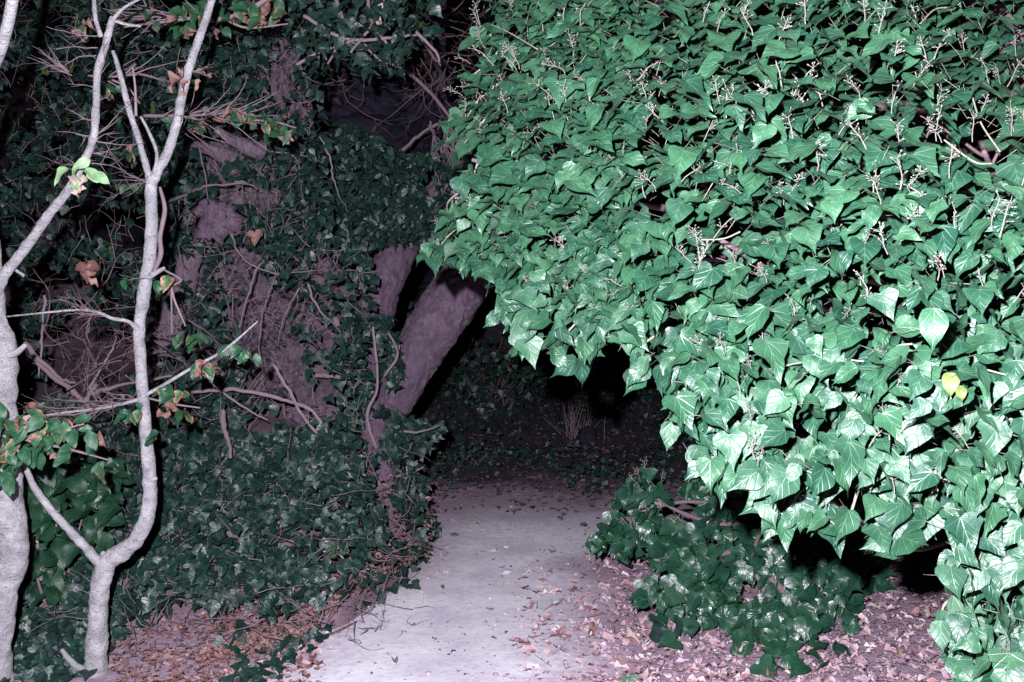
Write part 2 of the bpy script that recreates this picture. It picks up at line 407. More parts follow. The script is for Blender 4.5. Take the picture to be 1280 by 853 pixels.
def most_visible(P, S, k, Fw):
    """indices of the k leaves that show largest from the photograph's standpoint"""
    x, y, d = project(P + Fw * S[:, None] * 0.45)
    r = np.maximum(S * F_PX / d * 0.3, 1.5) / 2
    x = x / 2; y = y / 2; buf = np.zeros((430, 642), bool); vis = np.zeros(len(P))
    for i in np.argsort(d):
        x0, x1, y0, y1 = int(x[i] - r[i]), int(x[i] + r[i]) + 1, int(y[i] - r[i]), int(y[i] + r[i]) + 1
        x0, y0 = max(x0, 0), max(y0, 0); x1, y1 = min(x1, 640), min(y1, 426)
        if x1 <= x0 or y1 <= y0: continue
        sub = buf[y0:y1, x0:x1]; vis[i] = (~sub).sum(); sub[:] = True
    return np.argsort(-vis)[:k]


def foliage(parent, kinds, P, Fw, Nn, S, mats, n_obj=300, part='leaf', rest='foliage'):
    pick = RNG.integers(0, len(kinds), len(P))
    ix = most_visible(P, S, min(n_obj, len(P)), unit(Fw)); msk = np.zeros(len(P), bool); msk[ix] = True
    leaf_objects(part, kinds, P[msk], Fw[msk], Nn[msk], S[msk], mats, parent, pick[msk])
    if (~msk).sum(): leaves_joined(rest, kinds, P[~msk], Fw[~msk], Nn[~msk], S[~msk], mats, parent, pick[~msk])


def catmull(pts, n):
    p = np.array(pts, float); p = np.vstack([2 * p[0] - p[1], p, 2 * p[-1] - p[-2]]); out = []
    for i in range(1, len(p) - 2):
        for t in np.linspace(0, 1, n, endpoint=False):
            a, b, c, d = p[i - 1], p[i], p[i + 1], p[i + 2]
            out.append(0.5 * (2 * b + (c - a) * t + (2 * a - 5 * b + 4 * c - d) * t * t + (3 * b - a - 3 * c + d) * t ** 3))
    out.append(p[-2]); return np.array(out)


class Tubes:
    """collects tapering tubes into one mesh"""
    def __init__(s): s.V = []; s.F = []; s.n = 0
    def add(s, pts, rad, sides=6, lump=0.0, lfreq=8.0, ridge=0.0, nr=7, cap=True, seed=0):
        pts = np.asarray(pts, float); rad = np.asarray(rad, float) * np.ones(len(pts))
        T = unit(np.gradient(pts, axis=0)); u = np.cross(T[0], [0.3, 0.9, 0.2]); u /= np.linalg.norm(u); us = []
        for t in T:
            u = u - (u @ t) * t; u = u / np.linalg.norm(u); us.append(u)
        U = np.array(us); W = np.cross(T, U); a = np.arange(sides) * 2 * math.pi / sides
        dirs = U[:, None] * np.cos(a)[None, :, None] + W[:, None] * np.sin(a)[None, :, None]
        R = np.repeat(rad[:, None], sides, 1)
        if lump:
            q = (pts[:, None] + dirs * rad[:, None, None]).reshape(-1, 3)
            R = R * (1 + lump * vnoise(q * lfreq + seed * 3.1).reshape(R.shape) + lump * 0.6 * vnoise(q * lfreq * 2.7 + 9).reshape(R.shape))
        if ridge:
            tw = np.arange(len(pts))[:, None] * 0.02
            q = np.stack([np.cos(a[None] + tw) * nr * 0.5, np.sin(a[None] + tw) * nr * 0.5, np.repeat(np.arange(len(pts))[:, None] * 0.09, sides, 1) + seed], -1).reshape(-1, 3)
            R = R * (1 + ridge * (1 - 2 * np.abs(vnoise(q * 1.6).reshape(R.shape))))
        V = (pts[:, None] + dirs * R[..., None]).reshape(-1, 3); b = s.n; m = len(pts)
        s.V.append(V); s.n += len(V)
        i = np.arange(m - 1)[:, None] * sides; j = np.arange(sides)[None]; j2 = (j + 1) % sides
        s.F.append(np.stack([b + i + j, b + i + j2, b + i + sides + j2, b + i + sides + j], -1).reshape(-1, 4))
        if cap and sides == 6 or cap and lump:
            s.V.append(np.array([pts[0] - T[0] * rad[0] * .3, pts[-1] + T[-1] * rad[-1] * .4])); c0, c1 = s.n, s.n + 1; s.n += 2
            jj = np.arange(sides); kk = (jj + 1) % sides
            s.F.append(np.stack([np.full(sides, c0), b + kk, b + jj, np.full(sides, -1)], -1))
            e = b + (m - 1) * sides
            s.F.append(np.stack([np.full(sides, c1), e + jj, e + kk, np.full(sides, -1)], -1))
        return s
    def build(s, name, mat, parent=None):
        V = np.concatenate(s.V); Fc = np.concatenate(s.F); keep = Fc >= 0; tot = keep.sum(1)
        me = mesh_np(name, V, Fc[keep], np.concatenate([[0], np.cumsum(tot)[:-1]]), tot, [mat], rnd=np.repeat(RNG.random(), len(V)))
        return link(name, me, parent)


def limb(pix, Y, mult=0.95, n=8):
    """pix: (x, y, width in photograph pixels); Y: distance or list of distances"""
    p = np.array(pix, float); Ys = np.asarray(Y, float) * np.ones(len(p)); P = at(p[:, 0], p[:, 1], Ys)
    r = p[:, 2] / 2 / F_PX * Ys * mult
    c = catmull(np.hstack([P, r[:, None]]), n)
    return c[:, :3], np.maximum(c[:, 3], 0.0006)


def wander(p0, d, L, r0, n=7, bend=0.35, droop=0.0):
    d = unit(np.asarray(d, float)); pts = [np.asarray(p0, float)]
    for k in range(n):
        d = unit(d + RNG.normal(0, bend, 3) / n * 1.6 + np.array([0, 0, -droop / n])); pts.append(pts[-1] + d * L / n)
    return np.array(pts), np.linspace(r0, r0 * 0.3, n + 1)


def twig_spray(tb, p0, d, L, r0, forks=5, depth=2, bend=0.5, spread=0.6, sides=4, ends=None):
    pts, rad = wander(p0, d, L * RNG.uniform(.7, 1.15), r0, 9, bend * 1.9); tb.add(pts, rad * RNG.uniform(.7, 1.2, len(rad)), sides, cap=False)
    if ends is not None: ends.append((pts[-1], unit(pts[-1] - pts[-2])))
    if depth > 0:
        for k in range(forks):
            i = int(RNG.integers(1, len(pts) - 1)); dd = unit(unit(pts[i] - pts[i - 1]) + RNG.normal(0, spread * 1.15, 3))
            twig_spray(tb, pts[i], dd, L * RNG.uniform(.3, .6), rad[i] * .7, max(2, forks - 2), depth - 1, bend, spread, sides, ends)


def in_poly(x, y, poly):
    px = np.array([p[0] for p in poly], float); py = np.array([p[1] for p in poly], float); ins = np.zeros(len(x), bool); j = len(px) - 1
    for i in range(len(px)):
        c = ((py[i] > y) != (py[j] > y)) & (x < (px[j] - px[i]) * (y - py[i]) / (py[j] - py[i] + 1e-12) + px[i]); ins ^= c; j = i
    return ins


def sample_poly(poly, n):
    xs = [p[0] for p in poly]; ys = [p[1] for p in poly]; X, Y = [], []; c = 0
    while c < n:
        x = RNG.uniform(min(xs), max(xs), 4 * n); y = RNG.uniform(min(ys), max(ys), 4 * n); k = in_poly(x, y, poly); X.append(x[k]); Y.append(y[k]); c += k.sum()
    return np.concatenate(X)[:n], np.concatenate(Y)[:n]


def orient(n, out, elev=45, es=16, az=32, roll=45, down=1.0):
    """leaf tip and face directions for leaves facing `out` (n,3) and tilted up by elev"""
    e = np.radians(RNG.normal(elev, es, n)); a = np.radians(RNG.normal(0, az, n)); o = unit(out * np.array([1, 1, 0]))
    o = np.stack([o[:, 0] * np.cos(a) - o[:, 1] * np.sin(a), o[:, 0] * np.sin(a) + o[:, 1] * np.cos(a), 0 * a], -1)
    Nn = o * np.cos(e)[:, None] + np.array([0, 0, 1]) * np.sin(e)[:, None]
    base = o * np.sin(e)[:, None] - np.array([0, 0, 1]) * np.cos(e)[:, None] * down
    side = np.cross(Nn, base); r = np.radians(RNG.normal(0, roll, n))[:, None]
    return base * np.cos(r) + side * np.sin(r), Nn


# ------------------------------------------------------------------ the setting
def groundz(X, Y):
    X = np.asarray(X, float); Y = np.asarray(Y, float)
    q = np.stack([X * 1.3, Y * 1.3, 0 * X], -1).reshape(-1, 3)
    bump = vnoise(q).reshape(X.shape) * 0.03
    off = np.clip((np.abs(X + 0.2) - 1.3) / 1.5, 0, 1) + np.clip((Y - 7.6) / 2, 0, 1)
    z = -0.03 + bump * np.clip(off, 0, 1) + 0.028 * (1 - np.clip(off, 0, 1))
    z = z + np.clip(Y - 9, 0, 6) * 0.10 + np.clip(Y - 13, 0, 40) * 0.35 + np.clip(-X - 1.2, 0, 6) * np.clip((Y - 5.8) / 2, 0, 1) * 0.30
    return z - 0.004


def grid_mesh(name, Vg, mat, parent=None, edge=None):
    h, w_ = Vg.shape[:2]; i = np.arange(h - 1)[:, None] * w_; j = np.arange(w_ - 1)[None]
    Fc = np.stack([i + j, i + j + 1, i + w_ + j + 1, i + w_ + j], -1).reshape(-1, 4)
    me = mesh_np(name, Vg.reshape(-1, 3), Fc.ravel(), np.arange(len(Fc)) * 4, np.full(len(Fc), 4), [mat], extra=('edge', edge.ravel()) if edge is not None else None)
    return link(name, me, parent)


ax = np.concatenate([np.linspace(-60, -8, 14)[:-1], np.linspace(-8, 8, 120), np.linspace(8, 60, 14)[1:]])
ay = np.concatenate([np.linspace(-40, 0, 10)[:-1], np.linspace(0, 14, 110), np.linspace(14, 70, 24)[1:]])
gx, gy = np.meshgrid(ax, ay)
tag(grid_mesh('ground', np.stack([gx, gy, groundz(gx, gy)], -1), M['soil']), kind='structure')

fx, fy = np.meshgrid(np.linspace(-6, 9, 90), np.linspace(6.75, 16, 60))
fn = vnoise(np.stack([fx.ravel() * 1.7, fy.ravel() * 0, fy.ravel() * 0], -1)).reshape(fx.shape) * .3
fy2 = fy + fn * np.clip((8.5 - fy) / 1.5, 0, 1)
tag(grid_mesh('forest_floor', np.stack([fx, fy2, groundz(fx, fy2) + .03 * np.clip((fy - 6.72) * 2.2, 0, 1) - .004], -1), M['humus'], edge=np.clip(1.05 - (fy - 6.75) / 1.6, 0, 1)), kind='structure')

YL = [-3, 2.5, 3.88, 4.74, 5.5, 6.0, 6.6, 7.0]; XL = [-1.3, -1.15, -.98, -.80, -.52, -.52, -.70, -1.0]
YR = [-3, 2.5, 3.88, 4.33, 5.0, 5.5, 5.9, 6.3, 6.7, 7.0]; XR = [.18, .12, .12, .13, .22, .36, .62, 1.4, 3.6, 5.0]
py_ = np.arange(-3, 7.02, 0.05); pu = np.linspace(0, 1, 60)
nl = vnoise(np.stack([py_ * 3, py_ * 0, py_ * 0 + 3], -1)) * .08; nr_ = vnoise(np.stack([py_ * 3, py_ * 0, py_ * 0 + 8], -1)) * .09
xl = np.interp(py_, YL, XL) + nl * 1.5 - .09; xr = np.interp(py_, YR, XR) + nr_ * 2.0 + .3
PX = xl[:, None] + (xr - xl)[:, None] * pu[None]; PY = np.repeat(py_[:, None], 60, 1)
far = np.clip((6.72 + .3 * vnoise(np.stack([PX.ravel() * 2.2, 0 * PX.ravel(), 0 * PX.ravel() + 5], -1)).reshape(PX.shape) - PY) / 1.5, 0, 1)
PZ = 0.004 + 0.006 * (1 + vnoise(np.stack([PX.ravel() * 4, PY.ravel() * 4, 0 * PX.ravel()], -1)).reshape(PX.shape)) * 0.8
ed = np.maximum(np.clip(1 - np.minimum((PX - xl[:, None]) * 1.15, xr[:, None] - PX) / .72, 0, 1), 1 - far)
PZ = PZ * (1 - np.clip(ed - .8, 0, 1) * 3.5)
tag(grid_mesh('path', np.stack([PX, PY, PZ], -1), M['path'], edge=ed), kind='structure')


# ---- left bank: distance down the path at which the ivy skin shows
def left_depth(x, y):
    x = np.asarray(x, float); y = np.asarray(y, float)
    d = np.interp(y, [-200, 0, 200, 400, 500, 600, 700, 800, 860, 950], [5.55, 5.6, 5.75, 5.6, 5.35, 5.0, 4.6, 4.2, 3.95, 3.6])
    d = d + np.clip(x - 420, 0, 140) * 0.0055 * np.clip((900 - y) / 300, 0, 1) + np.clip(240 - x, 0, 240) * 0.003 * np.clip((560 - y) / 100, 0, 1)
    q = np.stack([x / 70, y / 70, 0 * x + 2.0], -1).reshape(-1, 3)
    return d + (vnoise(q) * .14).reshape(x.shape)


bx, by = np.meshgrid(np.linspace(-700, 505, 70), np.linspace(880, 540, 40))
dB = left_depth(bx, by) + .2 + np.clip(560 - by, 0, 60) * .008
Bv = at(bx, by, dB)
drop = np.clip((bx - 370) / 100, 0, 1) * np.clip((720 - by) / 60, 0, 1); Bv[..., 2] -= drop * .5; Bv[..., 1] += drop * .35; Bv[..., 0] -= drop * .12
low = Bv[..., 2] < -.02
rows_back = []
top = Bv[-1]
for k, (dy, dz) in enumerate(((.3, .03), (.8, .05), (1.6, .1), (2.6, .35), (3.6, .8))):
    r = top.copy(); r[:, 1] += dy; r[:, 2] += dz + .05 * vnoise(r * 2.0); r[:, 0] *= (top[:, 1] + dy) / top[:, 1] ** 1.0 if k < 2 else 1.25; rows_back.append(r)
Bv = np.concatenate([Bv, np.array(rows_back)], 0)
tag(grid_mesh('bank', Bv, M['bank_soil']), kind='structure')

# ------------------------------------------------------------------ big ivy bush on the right
BUSH = [(600, -260), (602, 0), (622, 30), (600, 90), (578, 110), (572, 160), (600, 190), (600, 232), (565, 255), (545, 290), (532, 318), (548, 332), (590, 328),
        (622, 350), (632, 400), (650, 425), (678, 408), (700, 380), (728, 418), (748, 396), (770, 418), (792, 440), (835, 450), (846, 500), (868, 545), (900, 570),
        (945, 575), (965, 610), (1000, 640), (1045, 610), (1080, 600), (1115, 645), (1150, 620), (1190, 670), (1205, 740), (1195, 800), (1190, 900), (1240, 980), (1620, 980), (1620, -260)]


def bush_depth(x, y):
    d = np.interp(x, [520, 600, 750, 900, 1100, 1280, 1620], [3.35, 3.1, 2.68, 2.36, 2.14, 2.02, 1.9])
    d = d + np.clip((x - 1120) / 160, 0, 1) * np.clip((300 - y) / 260, 0, 1) * .75 + np.clip(120 - y, 0, 400) * 0.0010
    d = d + np.clip(y - 560, 0, 400) * 0.0009
    q = np.stack([x / 95, y / 75, 0 * x + 6.0], -1)
    return d + vnoise(q) * .13 + vnoise(q * 2.3) * .06


bush = empty('ivy_bush', on_ground(1290, 800), 'huge glossy green ivy bush overhanging the right of the path with pale flower stalks', 'ivy bush')
GAPS = [(915, 296, 36, 18), (1040, 690, 40, 26), (885, 330, 30, 16), (1180, 560, 30, 18), (1105, 405, 26, 18), (700, 300, 28, 14), (800, 262, 32, 14), (1230, 190, 40, 50), (1000, 540, 22, 26), (980, 290, 24, 12), (1190, 350, 22, 26), (640, 90, 18, 20), (1220, 540, 26, 18)]


def gap_keep(x, y, gaps, floor=0.05):
    k = np.ones(len(x))
    for gx_, gy_, rx, ry in gaps: k = np.minimum(k, np.clip((((x - gx_) / rx) ** 2 + ((y - gy_) / ry) ** 2) - .35, floor, 1))
    return RNG.random(len(x)) < k


def shrink(poly, c, k): return [(c[0] + (p[0] - c[0]) * k, c[1] + (p[1] - c[1]) * k) for p in poly]


P_, F_, N_, S_l = [], [], [], []
for n, off, jit, poly in ((4300, 0.0, .08, BUSH), (1000, .0, .06, [p for p in BUSH if p[0] < 800 and p[1] < 470 and p[1] > -10] + [(800, 470), (800, -10)]), (1900, .15, .06, BUSH), (1200, .3, .07, shrink(BUSH, (1100, 300), .97)), (600, .42, .1, shrink(BUSH, (1100, 300), .92))):
    x, y = sample_poly(poly, n); k = gap_keep(x, y, GAPS, .04 if off < .2 else .5); x, y = x[k], y[k]
    dpt = bush_depth(x, y) + off + RNG.normal(0, jit, len(x))
    p = at(x, y, dpt)
    out = np.stack([-0.25 - np.clip((760 - x) / 300, 0, 1) * .5, -np.ones(len(x)), 0 * x], -1)
    el = 60 - np.clip((y - 150) / 520, 0, 1) * 34
    f, nn = orient(len(x), out, el, 12, 42, 42)
    s = RNG.uniform(.040, .080, len(x)) * np.interp(dpt, [1.8, 2.3, 2.7, 3.2], [.95, 1.1, 1.12, 1.0]) * np.where(RNG.random(len(x)) < .10, 1.15, 1)
    P_.append(p - unit(f) * s[:, None] * .45); F_.append(f); N_.append(nn); S_l.append(s)
# loose sprays hanging from the lower rim and sticking out on the path side
for (sx, sy, sn, rx, ry) in ((655, 428, 9, 14, 20), (640, 385, 8, 14, 16), (700, 425, 9, 12, 22), (735, 430, 9, 12, 20), (752, 412, 6, 10, 16), (797, 455, 9, 14, 20), (838, 470, 9, 14, 22), (852, 520, 8, 14, 16), (875, 570, 9, 14, 18), (915, 590, 10, 18, 18), (955, 605, 8, 14, 20), (985, 648, 9, 16, 22), (1035, 650, 9, 16, 22), (1110, 655, 10, 20, 20), (1145, 640, 8, 14, 18),
                             (1192, 720, 8, 14, 20), (1178, 785, 5, 10, 10), (1200, 800, 8, 14, 22), (545, 318, 9, 16, 10), (590, 335, 9, 18, 12), (560, 270, 9, 18, 10), (590, 225, 7, 16, 10), (582, 150, 8, 18, 12), (590, 95, 8, 16, 10), (612, 45, 8, 16, 10), (580, 180, 7, 16, 10)):
    x, y = RNG.normal(sx, rx * .6, sn), RNG.normal(sy, ry * .6, sn); dpt = bush_depth(x, y) + RNG.normal(0, .06, sn) + .03
    f, nn = orient(sn, np.tile([[-.5, -1, 0.]], (sn, 1)), 48 if sx < 620 else 24, 14, 45, 40); s = RNG.uniform(.055, .09, sn)
    P_.append(at(x, y, dpt) - unit(f) * s[:, None] * .3); F_.append(f); N_.append(nn); S_l.append(s)
    c0 = at(min(sx + 60, sx + 40), sy - 45, bush_depth(np.array([sx + 40.]), np.array([sy - 45.]))[0] + .08); c1 = at(sx, sy, bush_depth(np.array([sx + 0.]), np.array([sy + 0.]))[0] + .05)
    Tubes().add(catmull([c0, (c0 + c1) / 2 + RNG.normal(0, .015, 3), c1], 7), np.linspace(.004, .002, 15), 6).build('shoot', M['stem'], bush)
BP, BF, BN, BS = map(np.concatenate, (P_, F_, N_, S_l))
foliage(bush, IVY, BP, BF, BN, BS, [M['ivy'], M['stem']], 300)
BUSH_IN = [(590, 0), (600, 200), (560, 300), (640, 380), (780, 420), (860, 520), (960, 620), (1180, 680), (1260, 850), (1290, 850), (1290, 0)]


def stalk_mesh(seed):
    r = np.random.default_rng(seed); tb = Tubes(); pts = [np.zeros(3)]; d = np.array([0, 0, 1.0])
    for k in range(5): d = unit(d + r.normal(0, .18, 3)); pts.append(pts[-1] + d * .2)
    pts = np.array(pts); tb.add(pts, np.linspace(.019, .013, 6), 5, cap=False)
    for k in range(11):
        i = int(r.integers(2, 6)); dd = unit(r.normal(0, 1, 3) * np.array([1, 1, .5]) + np.array([0, 0, .75])); L = r.uniform(.12, .24)
        q = pts[i] + dd * L; tb.add(np.array([pts[i], pts[i] + dd * L * .5, q]), [.009, .008, .008], 4, cap=False)
        tb.add(np.array([q - dd * .01, q + dd * .022, q + dd * .06]), [.010, .026, .008], 5, cap=False)
    V = np.concatenate(tb.V); Fc = np.concatenate(tb.F)
    return mesh_np('flower_stalk', V, Fc.ravel(), np.arange(len(Fc)) * 4, np.full(len(Fc), 4), [M['bud']], rnd=np.zeros(len(V)))


STALK = [stalk_mesh(s) for s in range(5)]


def stalks(parent, x, y, dep, size=(.06, .1), lean=(-.2, -.5, 1.0)):
    base = np.array(parent.location)
    for i in range(len(x)):
        z = unit(np.array(lean) + RNG.normal(0, .35, 3)); a = unit(np.cross(z, RNG.normal(0, 1, 3))); b = np.cross(z, a); s = RNG.uniform(*size)
        p = at(x[i], y[i], dep[i])
        o = bpy.data.objects.new('flower_stalk', STALK[int(RNG.integers(0, 5))]); COL.objects.link(o); o.parent = parent
        m = np.eye(4); m[:3, 0] = a * s; m[:3, 1] = b * s; m[:3, 2] = z * s; m[:3, 3] = p - base; o.matrix_basis = Matrix(m.tolist())


x, y = sample_poly(BUSH_IN, 215)
kp = RNG.random(len(x)) < np.interp(y, [0, 300, 500, 800], [1, .8, .45, .3]); x, y = x[kp], y[kp]
stalks(bush, x, y, bush_depth(x, y) - .045, (.05, .08))
xe = np.array([600, 588, 596, 606, 592, 583, 590, 566, 552, 575, 610, 604, 560, 600, 620, 578]); ye = np.array([30, 80, 130, 60, 108, 150, 165, 262, 290, 275, 225, 180, 300, 250, 240, 120])
stalks(bush, xe, ye, bush_depth(xe, ye) + .02, (.05, .08), (-.45, -.2, .9))
# woody stems inside the bush
core = at(1330, 420, 3.1); core0 = np.array(bush.location); core0 = np.array([core[0], core[1] + .2, 0.0])
tb = Tubes()
tb.add(catmull([core0 - [0, 0, .1], core0 + [-.05, 0, .7], core + [0, 0, .0], core + [-.1, .1, 1.0], core + [-.05, .1, 2.0]], 8), .085, 12, .18, 7)
tb.build('trunk', M['vine'], bush)
for tx, ty in ((660, 320), (720, 320), (900, 460), (900, 300), (760, 60), (1000, 600), (1230, 740), (1230, 190), (1050, 90), (640, 60), (1140, 560), (1010, 420), (1120, 250), (860, 160), (590, 200)):
    e = at(tx, ty, bush_depth(np.array([tx]), np.array([ty]))[0] + .16); t0 = core0 + [0, 0, np.clip(e[2] - .2, .2, 2.6)]
    mid = (t0 + e) / 2 + RNG.normal(0, .08, 3) + [0, .15, -.08]
    p = catmull([t0, mid, e], 12); tb = Tubes().add(p, np.linspace(.024, .006, len(p)), 6, .15, 20)
    for k in range(8):
        i = int(RNG.integers(len(p) // 3, len(p) - 1)); q, r = wander(p[i], unit(e - t0) + RNG.normal(0, .55, 3), RNG.uniform(.12, .3), .005, 7)
        ex, ey, _ = project(q)
        if in_poly(ex, ey, shrink(BUSH, (1100, 300), .9)).all(): tb.add(q, r, 4, cap=False)
    tb.build('branch', M['vine'], bush)
# pale shoots that show between the leaves
for a, b in (((612, 30), (672, 62)), ((960, 462), (1080, 452)), ((1150, 30), (1195, 10)), ((1120, 450), (1140, 430)), ((1215, 120), (1250, 190)), ((1225, 455), (1262, 470)), ((870, 300), (925, 290)), ((1180, 175), (1240, 205)), ((600, 300), (640, 318))):
    pa, pb = at(*a, bush_depth(np.array([a[0]]), np.array([a[1]]))[0] - .02), at(*b, bush_depth(np.array([b[0]]), np.array([b[1]]))[0] - .05)
    Tubes().add(catmull([pa, (pa + pb) / 2 + RNG.normal(0, .012, 3), pb], 8), .002, 6).build('shoot', M['stem'], bush)
for (x_, y_) in ((1188, 466), (1200, 482)):
    f, nn = orient(1, np.array([[-.1, -1, 0]]), 30, 3, 5, 10)
    o = leaf_objects('leaf', [IVY[5]], at(x_, y_, np.array([bush_depth(np.array([x_]), np.array([y_]))[0] - .11])).reshape(1, 3), f, nn, np.array([.05 if y_ < 475 else .035]), [M['yellow_leaf'], M['stem']], bush)[0]
    o['label'] = 'yellowed ivy leaf'

# ------------------------------------------------------------------ low ivy shrub at the path's edge
SHR = [(735, 680), (760, 650), (785, 600), (812, 592), (850, 640), (870, 580), (960, 580), (1060, 620), (1100, 690), (1070, 735), (1030, 775), (985, 815), (900, 790), (850, 790), (838, 760), (795, 760), (800, 735), (850, 725), (800, 700), (760, 690)]
HOLES = [(848, 640, 30, 18), (905, 697, 30, 9), (935, 742, 20, 18), (985, 770, 22, 16), (870, 770, 20, 10), (815, 715, 14, 8), (1000, 690, 22, 14), (960, 660, 14, 10)]
shrub = empty('ivy_shrub', on_ground(930, 760), 'low dark ivy shrub sprawling over the leaf litter right of the path', 'ivy shrub')


def shrub_depth(x, y): return np.interp(y, [580, 650, 700, 760, 820], [5.1, 4.85, 4.6, 4.35, 4.1]) + vnoise(np.stack([x / 50, y / 50, 0 * x + 4], -1)) * .1


P_, F_, N_, S_l = [], [], [], []
for n, off in ((820, 0), (300, .14)):
    x, y = sample_poly(SHR, n); k = gap_keep(x, y, HOLES, .08); x, y = x[k], y[k]; d = np.minimum(shrub_depth(x, y) + off + RNG.normal(0, .05, len(x)), 20)
    p = at(x, y, d); p[:, 2] = np.maximum(p[:, 2], .05)
    out = np.stack([-.4 + 0 * x, -1 + 0 * x, 0 * x], -1); f, nn = orient(len(x), out, 42, 18, 45, 45); s = RNG.uniform(.062, .105, len(x))
    P_.append(p - unit(f) * s[:, None] * .4); F_.append(f); N_.append(nn); S_l.append(s)
xq, yq = sample_poly([(900, 790), (1000, 760), (1060, 700), (1110, 700), (1070, 790), (1020, 840), (930, 830)], 60); x, y = np.array([820, 845, 1000, 1015, 990, 1045, 1075, 1030, 1010, 1035, 1060, 1055, 940, 985, 960, 1020, 1085, 1005, 970, 1040.]), np.array([770, 800, 740, 725, 770, 720, 710, 760, 815, 830, 745, 690, 790, 810, 830, 700, 735, 830, 760, 735.])
x = np.concatenate([x, xq]); y = np.concatenate([y, yq]); g = on_ground(x, y, .05); f, nn = orient(len(x), np.stack([-.3 + 0 * x, -1 + 0 * x, 0 * x], -1), 55, 12, 60, 70); s = RNG.uniform(.07, .11, len(x))
P_.append(g); F_.append(f); N_.append(nn); S_l.append(s)
foliage(shrub, IVY, *map(np.concatenate, (P_, F_, N_, S_l)), [M['ivy_gloss'], M['stem']], 300)
x, y = sample_poly([(760, 640), (812, 590), (850, 640), (880, 690), (800, 680)], 14); stalks(shrub, x, y, shrub_depth(x, y) - .02, (.06, .1), (-.2, -.2, 1))
for pix in ([(1000, 760, 12), (960, 720, 11), (925, 690, 9), (870, 700, 7), (815, 700, 4)], [(960, 650, 7), (900, 655, 6), (850, 640, 5), (815, 620, 4)], [(930, 640, 8), (890, 630, 6), (850, 628, 5), (800, 640, 3)], [(950, 790, 8), (955, 740, 7), (940, 700, 6), (960, 640, 6)]):
    c, r = limb(pix, shrub_depth(np.array([p[0] for p in pix], float), np.array([p[1] for p in pix], float)) + .02)
    c[:, 2] = np.maximum(c[:, 2], .01); Tubes().add(c, r, 7, .2, 20).build('stem', M['twig'], shrub)

# ------------------------------------------------------------------ old tree on the left bank, its ivy, the bank's ivy
old = empty('old_tree', at(335, 640, 6.2), 'broad old tree with ridged mauve bark showing through the ivy left of the path', 'tree')
c, r = limb([(372, 660, 330), (365, 560, 250), (340, 430, 205), (322, 320, 175), (325, 200, 125), (345, 90, 84), (352, -40, 76), (350, -260, 70)], [6.5, 6.5, 6.47, 6.45, 6.45, 6.4, 6.3, 6.2], n=30)
tb = Tubes(); tb.add(c, r, 160, .07, 5, .15, 24); tb.build('trunk', M['old_bark'], old)
for pix, d in (([(300, 210, 30), (265, 185, 20), (232, 186, 12)], 5.72), ([(330, 190, 26), (290, 175, 16), (270, 160, 8)], 5.7), ([(262, 300, 10), (240, 315, 26), (214, 415, 40), (195, 440, 34)], 5.75)):
    c, r = limb(pix, d); Tubes().add(c, r, 14, .2, 12).build('branch', M['old_bark'], old)
# torn slab of bark hanging in front
sl = []
for t in np.linspace(0, 1, 9):
    for u in np.linspace(-1, 1, 11):
        wv = (.45 + .55 * math.sin(min(1, t * 1.25) * 1.9)) * (1 + .22 * math.sin(t * 23 + (3 if u > 0 else 0))); sl.append(at(270 + u * 27 * max(wv, .2) + 3 * math.sin(t * 9 + u * 4), 252 + t * 50 * (1 - .28 * u * u + .1 * math.sin(u * 9)), 5.52 + .05 * u * u + .02 * math.sin(u * 11 + t * 5)))
gm = grid_mesh('bark_slab', np.array(sl).reshape(9, 11, 3), M['smooth_bark'], old)
md = gm.modifiers.new('thick', 'SOLIDIFY'); md.thickness = .03

IVYT = [(-150, -150), (560, -150), (545, 60), (600, 180), (470, 300), (465, 390), (440, 470), (450, 600), (300, 600), (230, 580), (150, 540), (-150, 540)]
BARK = [(352, 92, 27, 52), (272, 185, 30, 15), (265, 285, 26, 24), (325, 380, 52, 54), (382, 492, 64, 46), (245, 335, 16, 32), (212, 400, 22, 22), (300, 330, 16, 20), (285, 240, 12, 24), (320, 480, 16, 30), (325, 525, 26, 16), (300, 335, 32, 36), (345, 435, 40, 28)]
HOLLOW = [(120, 445, 95, 55), (480, 125, 110, 42), (560, 40, 50, 70), (70, 350, 36, 26), (110, 275, 40, 30)]
ivyt = empty('climbing_ivy', at(300, 600, 5.9), 'dark climbing ivy smothering the broad old tree left of the path', 'ivy')
P_, F_, N_, S_l = [], [], [], []
for n, off in ((12500, 0.0), (4500, .12), (1800, .3)):
    x, y = sample_poly(IVYT, n); k = gap_keep(x, y, BARK, .03) & gap_keep(x, y, HOLLOW, .02 if off < .2 else .1) & ~((x > 415) & (y < 300) & (y > 60)) & (vnoise(np.stack([x / 34, y / 30, 0 * x + 11], -1)) > RNG.normal(-.42, .12, len(x))); x, y = x[k], y[k]
    d = left_depth(x, y) + off + RNG.normal(0, .06, len(x)); p = at(x, y, d)
    out = np.stack([.15 + 0 * x, -1 + 0 * x, 0 * x], -1); f, nn = orient(len(x), out, 50, 20, 45, 45); s = RNG.uniform(.038, .074, len(x))
    P_.append(p); F_.append(f); N_.append(nn); S_l.append(s)
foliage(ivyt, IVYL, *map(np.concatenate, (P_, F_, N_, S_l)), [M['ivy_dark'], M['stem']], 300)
x, y = sample_poly(IVYT, 260); k = gap_keep(x, y, HOLLOW, 0) & (x > 0) & (y > 0) & ~((x > 390) & (y < 300)); x, y = x[k][:150], y[k][:150]
stalks(ivyt, x, y, left_depth(x, y) - .03, (.06, .11), (0, -.4, .9))
